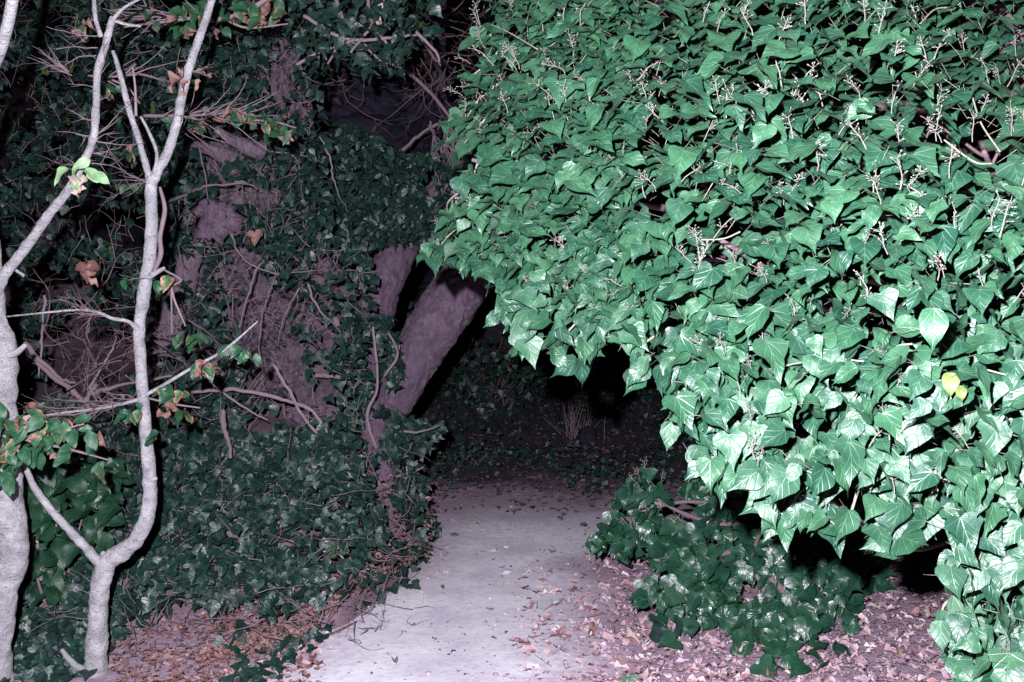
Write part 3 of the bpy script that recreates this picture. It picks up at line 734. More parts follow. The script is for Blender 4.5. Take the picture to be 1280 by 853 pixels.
VINES = [[(330, 325, 7), (318, 350, 6), (300, 420, 5), (285, 480, 4), (240, 510, 3)], [(290, 290, 6), (300, 320, 6), (330, 345, 7), (390, 345, 5)], [(345, 340, 4), (330, 380, 5), (322, 430, 5), (325, 470, 3)], [(375, 360, 4), (362, 390, 4), (350, 430, 3)],
         [(205, 255, 9), (235, 245, 10), (262, 232, 10), (310, 232, 8)], [(278, 232, 6), (305, 228, 9), (322, 238, 7)], [(250, 180, 5), (262, 240, 4), (255, 300, 4)], [(385, 355, 6), (400, 395, 7), (420, 420, 6)], [(340, 190, 4), (370, 200, 4), (380, 250, 3)], [(400, 170, 5), (415, 200, 5), (425, 235, 4), (440, 260, 3)]]
for v in VINES:
    c, r = limb(v, left_depth(np.array([q[0] for q in v], float), np.array([q[1] for q in v], float)) - .08)
    Tubes().add(c + np.cumsum(RNG.normal(0, .004, c.shape), 0), r * np.linspace(.55, .22, len(r)), 6, .25, 25).build('vine', M['twig'], ivyt)
tb = Tubes()
for k in range(1000):
    x_, y_ = RNG.uniform(-60, 460), RNG.uniform(-40, 540)
    if 390 < x_ and y_ < 300: continue
    q, r = wander(at(x_, y_, left_depth(np.array([x_]), np.array([y_]))[0] - .05), RNG.normal(0, 1, 3) * [1, .3, 1], RNG.uniform(.04, .22), RNG.uniform(.0012, .003), 6, .9); tb.add(q, r, 4, cap=False)
o = tb.build('tendrils', M['twig'], ivyt); o['kind'] = 'stuff'

GIVY = [(-150, 520), (150, 530), (300, 545), (440, 540), (500, 620), (545, 655), (520, 700), (480, 730), (430, 745), (330, 780), (300, 820), (270, 800), (200, 760), (150, 800), (100, 900), (-150, 900)]
givy = empty('ground_ivy', on_ground(250, 800), 'ivy carpet covering the bank at the foot of the old tree', 'ivy')
P_, F_, N_, S_l = [], [], [], []
BARE = [(235, 785, 70, 26), (185, 810, 50, 22), (420, 690, 26, 20), (300, 770, 36, 14), (240, 760, 26, 20)]
for n, off in ((4200, 0.0), (2000, .08)):
    x, y = sample_poly(GIVY, n); k = gap_keep(x, y, BARE + [(496, 655, 17, 32), (478, 600, 17, 32), (466, 550, 14, 26)], .04); x, y = x[k], y[k]
    eb = np.interp(x, [260, 330, 425, 530, 545], [870, 838, 752, 694, 670]); k = RNG.random(len(x)) < np.interp(y, [700, 780, 860], [1, .6, .45]) * np.where(x > 260, np.clip((eb - y) / 75, .22, 1), 1); x, y = x[k], y[k]
    d = left_depth(x, y) + off - .02 + RNG.normal(0, .05, len(x)); p = at(x, y, d); p[:, 2] = np.maximum(p[:, 2], .02)
    out = np.stack([.3 + 0 * x, -1 + 0 * x, 0 * x], -1); f, nn = orient(len(x), out, 50, 20, 60, 60); s = RNG.uniform(.042, .078, len(x))
    P_.append(p); F_.append(f); N_.append(nn); S_l.append(s)
# stray sprigs spilling over the path edge
x = RNG.uniform(280, 545, 190); y = np.interp(x, [280, 330, 425, 530, 545], [860, 838, 752, 694, 680]) + RNG.normal(-6, 15, 190); g = on_ground(x, y, .03); f, nn = orient(190, np.stack([.3 + 0 * x, -1 + 0 * x, 0 * x], -1), 62, 14, 60, 80)
P_.append(g); F_.append(f); N_.append(nn); S_l.append(RNG.uniform(.04, .075, 190))
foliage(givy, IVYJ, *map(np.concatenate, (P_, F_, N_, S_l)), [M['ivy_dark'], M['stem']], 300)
tb = Tubes()
for k in range(420):
    x_, y_ = RNG.uniform(20, 520), RNG.uniform(550, 800)
    p = at(x_, y_, left_depth(np.array([x_]), np.array([y_]))[0] - .05); p[2] = max(p[2], .03); q, r = wander(p, RNG.normal(0, 1, 3) * [1, .3, .8], RNG.uniform(.05, .26), RNG.uniform(.0012, .0035), 6, .8); q[:, 2] = np.maximum(q[:, 2], .01); tb.add(q, r, 4, cap=False)
o = tb.build('stems', M['twig'], givy); o['kind'] = 'stuff'

n = 1300; x = RNG.uniform(250, 540, n); y = np.interp(x, [260, 330, 425, 530, 545], [870, 838, 752, 694, 670]) - RNG.exponential(38, n); k = y > 560; x, y = x[k], y[k]; n = len(x)
p = at(x, y, left_depth(x, y) + .1); p[:, 2] = np.maximum(p[:, 2], .02); Nn = unit(np.stack([RNG.normal(.1, .3, n), RNG.normal(-.15, .3, n), np.ones(n)], -1)); a = RNG.uniform(0, 6.283, n); Fw = np.stack([np.cos(a), np.sin(a), 0 * a], -1)
o = leaves_joined('leaf_litter', DEADL, p, Fw, Nn, RNG.uniform(.014, .045, n), [M['rust_litter'], M['twig']], None); tag(o, 'pinkish leaf litter caught between the ivy and the left edge of the path', 'leaf litter', kind='stuff')

# bright young sprig near the path
spr = empty('ivy_sprig', at(425, 700, 5.0), 'bright green ivy sprig sticking out of the bank beside the path', 'ivy sprig')
pts = np.array([(415, 682), (420, 695), (430, 702), (438, 712), (424, 690)], float); f, nn = orient(5, np.tile([[.2, -1, 0.]], (5, 1)), 45, 12, 40, 60)
leaf_objects('leaf', IVY, at(pts[:, 0], pts[:, 1], 4.72), f, nn, np.array([.07, .06, .065, .06, .05]), [M['ivy'], M['stem']], spr)
c, r = limb([(400, 690, 3), (420, 690, 3), (440, 712, 3)], 4.75); Tubes().add(c, r, 6).build('stem', M['stem'], spr)

# broad-leaved shrub low on the left
lau = empty('laurel_shrub', at(70, 760, 4.5), 'broad-leaved dark green shrub between the two pale trunks', 'shrub')
LAUR = [(20, 560), (130, 560), (165, 600), (130, 660), (100, 700), (90, 735), (55, 740), (30, 700), (20, 620)]
x, y = sample_poly(LAUR, 150); d = 4.45 + RNG.normal(0, .07, 150) + np.clip(620 - y, 0, 60) * .004; f, nn = orient(150, np.tile([[.1, -1, 0.]], (150, 1)), 45, 14, 35, 55)
foliage(lau, OVAL, at(x, y, d), f, nn, RNG.uniform(.09, .14, 150), [M['shrub'], M['stem']], 150)
for e in ((60, 600), (110, 620), (80, 680), (40, 640)):
    a = at(70, 790, 4.55); b = at(*e, 4.5); Tubes().add(catmull([a, (a + b) / 2 + RNG.normal(0, .03, 3), b], 8), np.linspace(.009, .003, 17), 6).build('stem', M['twig'], lau)

# ------------------------------------------------------------------ leaning tree over the path, with ivy on its foot
lean = empty('leaning_tree', at(500, 690, 6.0), 'forked mauve-barked tree leaning over the dark end of the path', 'tree')
c, r = limb([(512, 720, 44), (498, 660, 34), (480, 610, 30), (470, 560, 42), (470, 520, 56)], [5.72, 5.76, 5.84, 5.96, 6.1], n=14); Tubes().add(c, r * 1.2, 30, .22, 9).build('trunk', M['smooth_bark'], lean)
c, r = limb([(486, 515, 44), (515, 455, 58), (548, 400, 66), (585, 345, 66), (650, 258, 62), (740, 140, 56), (860, -20, 48), (960, -160, 36)], [6.25, 6.3, 6.35, 6.4, 6.5, 6.6, 6.7, 6.8], n=26); Tubes().add(c, r * 1.0, 60, .045, 8, .11, 15).build('limb', M['smooth_bark'], lean)
c, r = limb([(470, 520, 46), (458, 455, 48), (466, 395, 48), (488, 335, 46), (516, 285, 44), (572, 220, 42), (620, 150, 46), (680, 30, 40), (740, -100, 30)], [6.3, 6.45, 6.6, 6.75, 6.9, 7.0, 7.1, 7.2, 7.3], n=26); Tubes().add(c, r * 1.0, 60, .05, 8, .11, 13, seed=4).build('limb', M['smooth_bark'], lean)
tb = Tubes()
for k in range(26):
    q, r = wander(at(RNG.uniform(535, 575), RNG.uniform(150, 185), 6.85), [RNG.normal(.1, .2), -.3, -1], RNG.uniform(.25, .55), .008, 8, .9); tb.add(q, r, 5, cap=False)
tb.build('hanging_roots', M['twig'], lean)
fiv = empty('trunk_ivy', at(490, 690, 5.85), 'small-leaved ivy clinging to the foot of the leaning tree', 'ivy')
FI = [(440, 400), (490, 395), (500, 470), (490, 510), (520, 525), (550, 530), (545, 550), (515, 570), (535, 600), (525, 640), (548, 660), (540, 690), (470, 700), (440, 620), (425, 520)]
P_, F_, N_, S_l = [], [], [], []
for n, off in ((900, 0), (420, .1)):
    x, y = sample_poly(FI, n); k = gap_keep(x, y, [(478, 600, 19, 30), (494, 652, 19, 30), (466, 545, 17, 32), (478, 492, 20, 20), (466, 440, 12, 22)], 0) & (RNG.random(len(x)) < .9); x, y = x[k], y[k]
    d = np.interp(y, [400, 560, 700], [6.02, 5.82, 5.65]) + np.clip(x - 500, 0, 60) * .004 + off + RNG.normal(0, .05, len(x)); f, nn = orient(len(x), np.tile([[.3, -1, 0.]], (len(x), 1)), 40, 20, 50, 55)
    P_.append(at(x, y, d)); F_.append(f); N_.append(nn); S_l.append(RNG.uniform(.045, .08, len(x)))
foliage(fiv, IVYJ, *map(np.concatenate, (P_, F_, N_, S_l)), [M['ivy_dark'], M['stem']], 250)
for v in ([(470, 560, 5), (458, 520, 5), (470, 480, 4), (465, 410, 4)], [(480, 470, 4), (500, 445, 4), (490, 420, 3)], [(500, 680, 8), (470, 690, 7), (440, 710, 5)], [(500, 540, 4), (530, 540, 3), (548, 532, 2)], [(480, 600, 5), (510, 590, 4), (528, 580, 3)], [(487, 610, 8), (470, 600, 9), (462, 592, 6)], [(385, 470, 5), (410, 468, 7), (436, 472, 6)]):
    c, r = limb(v, 5.78); Tubes().add(c + np.cumsum(RNG.normal(0, .002, c.shape), 0), r, 6, .15, 20).build('vine', M['twig'], fiv)

# bare tangled branches in the dark hollow above
hw = empty('bare_branches', at(560, 130, 7.4), 'bare tangled branches hanging in the black hollow at the top of the gap', 'branches')
tb = Tubes()
for k in range(40): twig_spray(tb, at(RNG.uniform(400, 610), RNG.uniform(-20, 130), 7.4 + RNG.normal(0, .2)), RNG.normal(0, 1, 3) * [1, .3, .6] + [.2, 0, -.5], RNG.uniform(.4, .9), .007, 4, 2, .7, .5)
o = tb.build('twigs', M['vine'], hw); o['kind'] = 'stuff'
for v in ([(520, 40, 4), (545, 70, 4), (552, 80, 3)], [(500, 190, 5), (528, 165, 5), (560, 150, 4)], [(470, 60, 6), (530, 110, 5), (590, 190, 4)]):
    c, r = limb(v, 7.0); Tubes().add(c + np.cumsum(RNG.normal(0, .004, c.shape), 0), r, 7, .2, 14).build('branch', M['twig'], hw)

# dim shrub, rock and stones up behind
ds = empty('dim_shrub', at(480, 300, 7.0), 'small-leaved bushy shrub in the gloom beyond the old tree', 'shrub')
DS = [(390, 190), (430, 150), (460, 160), (500, 190), (540, 190), (590, 195), (605, 240), (560, 290), (500, 305), (460, 310), (420, 310), (390, 260)]
x, y = sample_poly(DS, 3000); k = gap_keep(x, y, [(575, 232, 22, 16), (540, 225, 12, 26), (560, 195, 20, 12)], .1); x, y = x[k], y[k]
d = 6.25 + RNG.uniform(0, .45, len(x)) + (x - 400) * .001; f, nn = orient(len(x), np.tile([[.1, -1, 0.]], (len(x), 1)), 45, 22, 60, 60)
foliage(ds, OVALL, at(x, y, d), f, nn, RNG.uniform(.045, .075, len(x)), [M['ivy_dark'], M['stem']], 120)
for e in ((430, 180), (470, 200), (520, 220), (560, 230), (450, 240), (500, 250)):
    a = at(490, 330, 6.9); b = at(*e, 6.5); Tubes().add(catmull([a, (a + b) / 2 + RNG.normal(0, .06, 3), b], 8), np.linspace(.012, .004, 17), 6).build('stem', M['twig'], ds)


def boulder(name, c, size, mat, seed, sub=4, lump=.28):
    import bmesh
    bm = bmesh.new(); bmesh.ops.create_icosphere(bm, subdivisions=sub, radius=1.0); V = np.array([v.co[:] for v in bm.verts])
    f = 1 + lump * vnoise(V * 1.6 + seed) + lump * .5 * vnoise(V * 4 + seed) + lump * .25 * vnoise(V * 9 + seed)
    V = V * f[:, None] * np.array(size)
    for v, q in zip(bm.verts, V): v.co = q
    me = bpy.data.meshes.new(name); bm.to_mesh(me); bm.free(); me.materials.append(mat)
    if sub > 2: me.polygons.foreach_set('use_smooth', np.ones(len(me.polygons), bool))
    o = bpy.data.objects.new(name, me); COL.objects.link(o); o.location = tuple(float(q) for q in c); return o


tag(boulder('rock', at(515, 168, 8.6), (.46, .4, .34), M['rock'], 3, 6, 1.0), 'bluish grey rock in the darkness above the dim shrub', 'rock')
tag(boulder('stone', on_ground(733, 548, .06), (.085, .07, .11), M['rock'], 9, 3), 'bluish upright stone beside the dry tuft beyond the path', 'stone')

# ------------------------------------------------------------------ branches hanging from above, top left
hb = empty('hanging_branches', at(420, -80, 5.2), 'leafy ivy branches hanging from above over the dark hollow', 'branches')
HB = [(330, -120), (560, -120), (548, 10), (555, 35), (520, 55), (510, 90), (460, 95), (430, 80), (410, 60), (395, 90), (375, 80), (360, 40)]
x, y = sample_poly(HB, 620); d = 5.1 + RNG.normal(0, .12, 620); f, nn = orient(620, np.tile([[.1, -1, 0.]], (620, 1)), 35, 22, 55, 55)
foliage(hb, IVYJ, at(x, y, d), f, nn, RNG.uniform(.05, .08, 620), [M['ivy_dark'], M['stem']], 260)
for v in ([(400, -60, 7), (420, 0, 6), (430, 40, 5), (410, 80, 3)], [(460, -60, 6), (465, 20, 5), (490, 60, 4), (510, 92, 2)], [(380, 20, 5), (430, 45, 5), (500, 42, 4), (530, 40, 2)], [(520, 40, 5), (545, 65, 4), (552, 78, 3)], [(480, 0, 5), (460, 40, 4), (440, 70, 3)], [(370, 80, 4), (400, 62, 4), (440, 50, 3)], [(455, 55, 3), (470, 75, 3), (500, 85, 2)]):
    c, r = limb(v, 5.1); Tubes().add(c + np.cumsum(RNG.normal(0, .002, c.shape), 0), r, 6).build('branch', M['twig'], hb)
f, nn = orient(3, np.tile([[.1, -1, 0.]], (3, 1)), 20, 10, 30, 60)
for o in leaf_objects('leaf', DEAD, at(np.array([470, 473, 478.]), np.array([8, 22, 16.]), 4.95), f, nn, np.array([.05, .06, .05]), [M['dead_pale'], M['twig']], hb): o['label'] = 'withered pale leaf'


def browning(name, label, strokes, spots, n, depth, size=(.05, .085), fine=()):
    e = empty(name, at(strokes[0][0][0], strokes[0][0][1], depth), label, 'branch', None)
    for v in strokes:
        c, r = limb(v, depth); Tubes().add(c, r, 6, .1, 30).build('twig', M['twig'], e)
    tb = Tubes()
    for (a, b, k, L) in fine:
        for j in range(k):
            t = RNG.random(); p = at(a[0] + (b[0] - a[0]) * t, a[1] + (b[1] - a[1]) * t, depth); dr = at(b[0], b[1], depth) - at(a[0], a[1], depth)
            q, r = wander(p, unit(dr) + RNG.normal(0, .45, 3), RNG.uniform(.4, 1) * L, .0035, 7, .5); tb.add(q, r, 4, cap=False)
    if fine: o = tb.build('fine_twigs', M['twig'], e); o['kind'] = 'stuff'
    X, Y = [], []
    for (cx, cy, rx, ry) in spots:
        k = max(2, int(n / len(spots))); X.append(RNG.normal(cx, rx * .55, k)); Y.append(RNG.normal(cy, ry * .55, k))
    X, Y = np.concatenate(X), np.concatenate(Y); f, nn = orient(len(X), np.tile([[.1, -1, 0.]], (len(X), 1)), 30, 22, 50, 55); dead = RNG.random(len(X)) < .14
    P = at(X, Y, depth + RNG.normal(0, .05, len(X)) - .02); S = RNG.uniform(*size, len(X))
    leaf_objects('leaf', OVAL, P[~dead], f[~dead], nn[~dead], S[~dead], [M['browned'], M['twig']], e)
    leaf_objects('dead_leaf', DEAD, P[dead], f[dead], nn[dead], S[dead] * .9, [M['dead'], M['twig']], e)
    return e


browning('browning_branch', 'browning leafy branch crossing behind the forked sapling at the top of the picture', [[(380, -30, 7), (340, -5, 7), (300, 18, 7), (262, 26, 6)], [(255, 20, 4), (220, 25, 3), (150, 35, 2)], [(282, 25, 4), (310, 35, 3), (360, 30, 2)]],
         [(235, 40, 25, 10), (215, 20, 25, 12), (280, 28, 20, 16), (320, 20, 22, 14), (345, 8, 20, 14), (230, 8, 30, 8), (300, 5, 25, 8), (170, 22, 30, 10)], 78, 4.6, fine=[((260, 25), (180, 20), 16, .35)])
browning('browning_branch', 'browning leafy branch with fine dense twigs just right of the sapling fork', [[(180, 145, 5), (230, 145, 4), (280, 142, 3)], [(300, 150, 3), (340, 152, 3), (370, 160, 2)]],
         [(330, 152, 26, 9), (290, 140, 20, 8), (240, 155, 20, 6), (310, 140, 14, 8), (345, 160, 18, 6), (222, 148, 16, 8)], 70, 4.5, (.045, .07), [((190, 146), (290, 142), 34, .3)])
browning('browning_branch', 'small leafy twigs beside the left tree limb below the top', [[(140, 100, 3), (160, 110, 3), (175, 130, 2)], [(110, 95, 3), (150, 95, 3), (170, 80, 2)]], [(145, 140, 18, 10), (160, 190, 14, 6), (150, 230, 14, 8), (130, 112, 12, 8), (105, 30, 14, 10)], 36, 4.5, (.045, .07), [((120, 100), (180, 90), 10, .25)])

# ------------------------------------------------------------------ pale tree at the left edge
pt = empty('pale_tree', at(-4, 850, 3.8), 'pale lichen-barked tree cut by the left edge with a thin crooked limb', 'tree')
c, r = limb([(-6, 885, 48), (-5, 853, 42), (-3, 800, 37), (5, 740, 36), (17, 690, 38), (8, 630, 42), (3, 570, 42), (0, 500, 40), (1, 440, 40), (-6, 400, 28), (-7, 350, 22), (-9, 300, 18)], 3.8, n=16); Tubes().add(c, r, 30, .13, 22).build('trunk', M['pale_bark'], pt)
c, r = limb([(-6, 365, 16), (6, 342, 15), (26, 318, 13), (60, 270, 12), (84, 240, 11), (102, 208, 10), (117, 172, 10), (120, 130, 9.5), (122, 90, 9), (132, 55, 9), (141, 22, 8)], 3.78, n=16); Tubes().add(c, r, 16, .16, 40).build('limb', M['pale_bark'], pt)
c, r = limb([(-8, 335, 19), (-34, 240, 17), (-24, 130, 16), (2, 58, 15), (14, 10, 14), (24, -60, 13)], [3.8, 3.6, 3.3, 3.05, 2.95, 2.85], n=9); Tubes().add(c, r, 16, .06, 14).build('limb', M['pale_bark'], pt)
for v in ([(10, 445, 12), (22, 440, 9), (32, 431, 6)], [(140, 26, 5), (155, 10, 4), (180, -4, 3)], [(142, 26, 4), (160, 31, 4), (176, 33, 3)], [(126, 46, 7), (119, 20, 6), (117, -20, 5)], [(22, 322, 6), (27, 314, 5)], [(20, 338, 5), (30, 345, 4)]):
    c, r = limb(v, 3.77); Tubes().add(c, r, 8, .12, 30).build('stub', M['pale_bark'], pt)
tb = Tubes()
TW = [(124, 45, -1, .1, 60), (122, 60, -1, .25, 55), (120, 70, -1, -.1, 70), (118, 110, -1, .45, 45), (121, 95, 1, -.2, 45), (119, 130, 1, .35, 30), (117, 172, 1, .1, 60), (117, 172, -1, .05, 40), (117, 176, 1, -.5, 60), (115, 180, 1, .3, 50), (105, 205, 1, .1, 60), (100, 208, -1, -.25, 60), (112, 190, 1, -.3, 40), (120, 150, -1, .1, 30)]
for (x_, y_, sx, up, L) in TW:
    for k in range(1): twig_spray(tb, at(x_, y_, 3.78), np.array([sx, RNG.normal(0, .3), up + RNG.normal(0, .18)]), L / F_PX * 3.78 * RNG.uniform(.8, 1.3), .0028, 4, 1, .5, .5)
for (x_, y_) in ((20, 65), (60, 62), (75, 80)):
    for k in range(3): twig_spray(tb, at(110, 108, 3.8) * .0 + at(90 - k * 4, 95 - k * 5, 3.8), at(x_ - 20, y_ - 10, 3.8) - at(95, 100, 3.8) + RNG.normal(0, .03, 3), .16, .002, 3, 1, .4, .3)
o = tb.build('fine_twigs', M['twig'], pt); o['kind'] = 'stuff'
xx = np.array([84, 92, 98, 106, 113, 108, 90, 116.]); yy = np.array([210, 216, 206, 212, 200, 218, 222, 216.]); f, nn = orient(8, np.tile([[.1, -1, 0.]], (8, 1)), 30, 20, 40, 70)
for o in leaf_objects('leaf', OVAL, at(xx, yy, 3.68), f, nn, RNG.uniform(.05, .08, 8), [M['pale_leaf'], M['stem']], pt): o['label'] = 'pale bleached green leaf'
for o in leaf_objects('dead_leaf', DEADJ, at(np.array([100., 94]), np.array([222., 232]), 3.66), np.array([[-.1, -.2, -1], [.2, -.1, -1.]]), np.array([[.2, -1, .1], [-.2, -1, 0]]), np.array([.06, .05]), [M['dead_pale'], M['stem']], pt): o['label'] = 'large withered pinkish leaf'

# ------------------------------------------------------------------ forked sapling
fs = empty('forked_sapling', at(120, 853, 3.9), 'slender pale forked sapling with a curved trunk, second from the left edge', 'tree')
c, r = limb([(119, 890, 40), (120, 853, 34), (121, 800, 27), (124, 745, 25), (132, 706, 27), (150, 692, 24), (172, 672, 21), (185, 640, 19), (187, 600, 18), (182, 540, 16), (177, 470, 15), (174, 410, 15), (182, 355, 17), (189, 300, 16), (189, 235, 15), (191, 222, 15)], 3.9, n=16); Tubes().add(c, r, 26, .13, 30).build('trunk', M['pale_bark'], fs)
c, r = limb([(132, 712, 15), (112, 690, 13), (92, 668, 11), (66, 640, 10), (45, 612, 9), (34, 590, 8), (27, 570, 6)], 3.88, n=16); Tubes().add(c, r, 14, .18, 40).build('limb', M['pale_bark'], fs)
c, r = limb([(188, 236, 13), (196, 216, 13), (210, 190, 12), (222, 150, 12), (228, 118, 12), (238, 80, 11), (250, 45, 10), (262, 10, 9), (275, -40, 8)], 3.9, n=16); Tubes().add(c, r, 16, .15, 45).build('limb', M['pale_bark'], fs)
c, r = limb([(190, 236, 11), (182, 205, 9), (172, 170, 8), (162, 140, 8), (152, 100, 7), (145, 75, 6), (141, 64, 5)], 3.9, n=16); Tubes().add(c, r, 14, .18, 45).build('limb', M['pale_bark'], fs)
for v in ([(193, 218, 5), (196, 192, 5), (186, 165, 4), (176, 146, 4)], [(170, 145, 4), (169, 110, 3), (166, 84, 2)], [(200, 234, 4), (206, 262, 6), (200, 296, 6), (201, 318, 7), (192, 340, 6)], [(172, 412, 7), (160, 402, 5), (140, 398, 5), (120, 390, 4), (90, 388, 3), (8, 396, 2)], [(176, 497, 6), (200, 484, 5), (240, 460, 4), (280, 438, 4), (322, 402, 2)],
          [(172, 500, 5), (130, 510, 4), (80, 516, 3), (40, 522, 2)], [(118, 838, 11), (98, 834, 9), (86, 824, 8), (77, 812, 5)], [(92, 836, 6), (95, 850, 6)], [(188, 600, 7), (196, 598, 5)], [(188, 345, 8), (200, 338, 6), (206, 335, 4)], [(186, 498, 3), (215, 505, 3), (250, 510, 2)], [(214, 355, 3), (218, 375, 3), (232, 408, 2)], [(214, 355, 3), (215, 418, 2)], [(206, 338, 3), (226, 350, 3), (214, 358, 3)], [(186, 580, 5), (190, 574, 4)], [(130, 690, 6), (127, 694, 6)]):
    c, r = limb(v, 3.88); Tubes().add(c, r, 8, .12, 30).build('twig', M['pale_bark'] if v[0][2] >= 5 else M['twig'], fs)
tb = Tubes()
for (x_, y_, sx, up, L) in ((140, 398, -1, .15, 60), (120, 390, -1, -.1, 60), (110, 390, -1, .25, 50), (130, 395, -1, .4, 35), (150, 505, -1, -.05, 90), (120, 512, -1, -.12, 80), (140, 508, -1, .1, 70), (90, 516, -1, .02, 60), (160, 503, -1, -.18, 70), (170, 500, -1, .2, 40), (182, 225, -1, .1, 50), (182, 228, -1, -.1, 60), (240, 90, 1, .1, 30), (225, 145, 1, 0, 30), (240, 460, 1, -.3, 40), (280, 440, 1, -.5, 30), (188, 350, -1, .4, 30)):
    for k in range(2): twig_spray(tb, at(x_, y_, 3.88), np.array([sx, RNG.normal(0, .3), up + RNG.normal(0, .12)]), L / F_PX * 3.88 * RNG.uniform(.8, 1.4), .0026, 4, 1, .5, .45)
o = tb.build('fine_twigs', M['twig'], fs); o['kind'] = 'stuff'


def spots_leaves(parent, spots, depth, mats, kinds, size, name='leaf'):
    X = np.concatenate([RNG.normal(s[0], s[2] * .5, s[4]) for s in spots]); Y = np.concatenate([RNG.normal(s[1], s[3] * .5, s[4]) for s in spots]); n = len(X)
    f, nn = orient(n, np.tile([[.1, -1, 0.]], (n, 1)), 32, 20, 45, 55); return leaf_objects(name, kinds, at(X, Y, depth + RNG.normal(0, .06, n)), f, nn, RNG.uniform(*size, n), mats, parent)


spots_leaves(fs, [(212, 492, 16, 12, 7), (205, 480, 10, 8, 3), (235, 515, 12, 6, 4), (300, 432, 14, 8, 6), (262, 458, 14, 8, 5), (240, 420, 8, 8, 3), (225, 418, 6, 8, 2), (195, 350, 16, 4, 4), (165, 345, 8, 6, 2), (165, 512, 14, 14, 8), (195, 545, 8, 8, 3)], 3.85, [M['browned'], M['twig']], OVAL, (.045, .07))
spots_leaves(fs, [(255, 455, 12, 8, 4), (270, 460, 8, 4, 2), (230, 95, 4, 14, 3), (245, 95, 4, 8, 2), (200, 510, 6, 8, 2), (110, 340, 3, 8, 2)], 3.83, [M['dead'], M['twig']], DEAD, (.045, .075), 'dead_leaf')
sp = empty('leafy_branch', at(-60, 560, 3.45), 'bright toothed-leaf branch turning brown across the left pale trunk', 'branch')
for v in ([(-80, 530, 6), (-10, 535, 6), (40, 552, 5), (80, 560, 4), (135, 575, 2)], [(-60, 505, 5), (10, 530, 4), (60, 540, 3), (105, 530, 2)], [(20, 545, 4), (-10, 590, 3)], [(-40, 545, 5), (5, 545, 4), (30, 575, 3)]):
    c, r = limb(v, 3.5); Tubes().add(c, r, 7, .1, 30).build('twig', M['twig'], sp)
spots_leaves(sp, [(20, 530, 34, 16, 24), (55, 532, 22, 12, 12), (85, 534, 16, 10, 7), (10, 570, 26, 20, 24), (48, 560, 16, 8, 6), (88, 565, 8, 10, 3), (125, 578, 5, 6, 2), (110, 545, 8, 12, 5), (-30, 550, 20, 30, 8), (8, 595, 14, 6, 4), (40, 548, 24, 10, 6)], 3.48, [M['browned'], M['twig']], OVAL, (.045, .078))
spots_leaves(sp, [(30, 522, 12, 8, 2), (58, 545, 10, 5, 2), (70, 565, 12, 4, 2), (0, 532, 6, 6, 1), (110, 555, 4, 5, 1), (45, 515, 8, 5, 1)], 3.46, [M['dead'], M['twig']], DEAD, (.04, .065), 'dead_leaf')

# fallen grey branches and brushwood in the hollow on the left
for lab, strokes, d in (('fallen grey branch slanting through the brushwood between the pale trunks', [[(30, 428, 6), (55, 460, 9), (80, 485, 12), (110, 520, 10)], [(55, 370, 4), (52, 420, 4), (50, 470, 4)], [(45, 445, 7), (75, 470, 6), (92, 478, 6)]], 4.9),
                        ('bare arching branch with thin side twigs in front of the mauve bark', [[(240, 492, 5), (300, 490, 6), (360, 502, 7), (395, 520, 7), (418, 558, 6)], [(340, 455, 4), (360, 490, 6), (385, 530, 6), (425, 568, 5)], [(260, 475, 3), (290, 500, 4), (330, 522, 3)]], 5.15),
                        ('short grey broken stick standing in the ivy bank', [[(278, 512, 8), (284, 545, 9), (290, 578, 8)]], 4.95),
                        ('crooked pale branch lying across the brushwood behind the sapling', [[(120, 480, 6), (105, 500, 8), (112, 488, 8), (140, 480, 8), (210, 468, 6)], [(112, 486, 4), (140, 440, 3), (150, 420, 2)]], 4.85),
                        ('peeling stub of dead wood poking out of the ivy beside the mauve bark', [[(418, 398, 9), (424, 410, 11), (428, 420, 10)]], 5.45)):
    e = empty('fallen_branch', at(strokes[0][0][0], strokes[0][0][1], d), lab, 'branch')
    for v in strokes:
        c, r = limb(v, d); Tubes().add(c + np.cumsum(RNG.normal(0, .003, c.shape), 0), r * np.linspace(.95, .5, len(r)), 8, .3, 22).build('stick', M['twig'], e)
bw = empty('brushwood', at(120, 500, 5.1), 'tangle of bare grey twigs in the dark hollow behind the pale trunks', 'brushwood')
tb = Tubes()
for k in range(26):
    twig_spray(tb, at(RNG.uniform(20, 220), RNG.uniform(380, 520), 5.0 + RNG.normal(0, .12)), RNG.normal(0, 1, 3) * [1, .3, .5], RNG.uniform(.25, .5), .004, 5, 2, .6, .6)
for k in range(14):
    twig_spray(tb, at(RNG.uniform(150, 310), RNG.uniform(290, 560), 5.15 + RNG.normal(0, .1)), RNG.normal(0, 1, 3) * [1, .25, .7], RNG.uniform(.2, .45), .003, 3, 1, .6, .6)
o = tb.build('twigs', M['vine'], bw); o['kind'] = 'stuff'
# withered leaves caught in the ivy
for (x_, y_, s_, lab) in ((318, 300, .075, 'rusty curled leaf caught in the ivy of the old tree'), (108, 340, .085, 'orange-brown withered leaf hanging beside the left pale trunk')):
    o = leaf_objects('withered_leaf', [DEADJ[0]], at(x_, y_ - 10, np.array([5.3 if x_ > 200 else 4.3])).reshape(1, 3), np.array([[.15, -.1, -1.]]), np.array([[.3, -1, .2]]), np.array([s_]), [M['dead'], M['twig']], None)[0]
    tag(o, lab, 'leaf')

# ------------------------------------------------------------------ litter, pebbles, twigs
def litter_points(n):
    x = RNG.uniform(600, 1420, n); y = 660 + (RNG.random(n) ** .9) * 330
    edge = np.interp(y, [640, 700, 760, 853, 1000], [780, 710, 665, 675, 690]); k = RNG.random(n) < np.clip((x - edge + 60) / 150, .045, 1); return x[k], y[k]


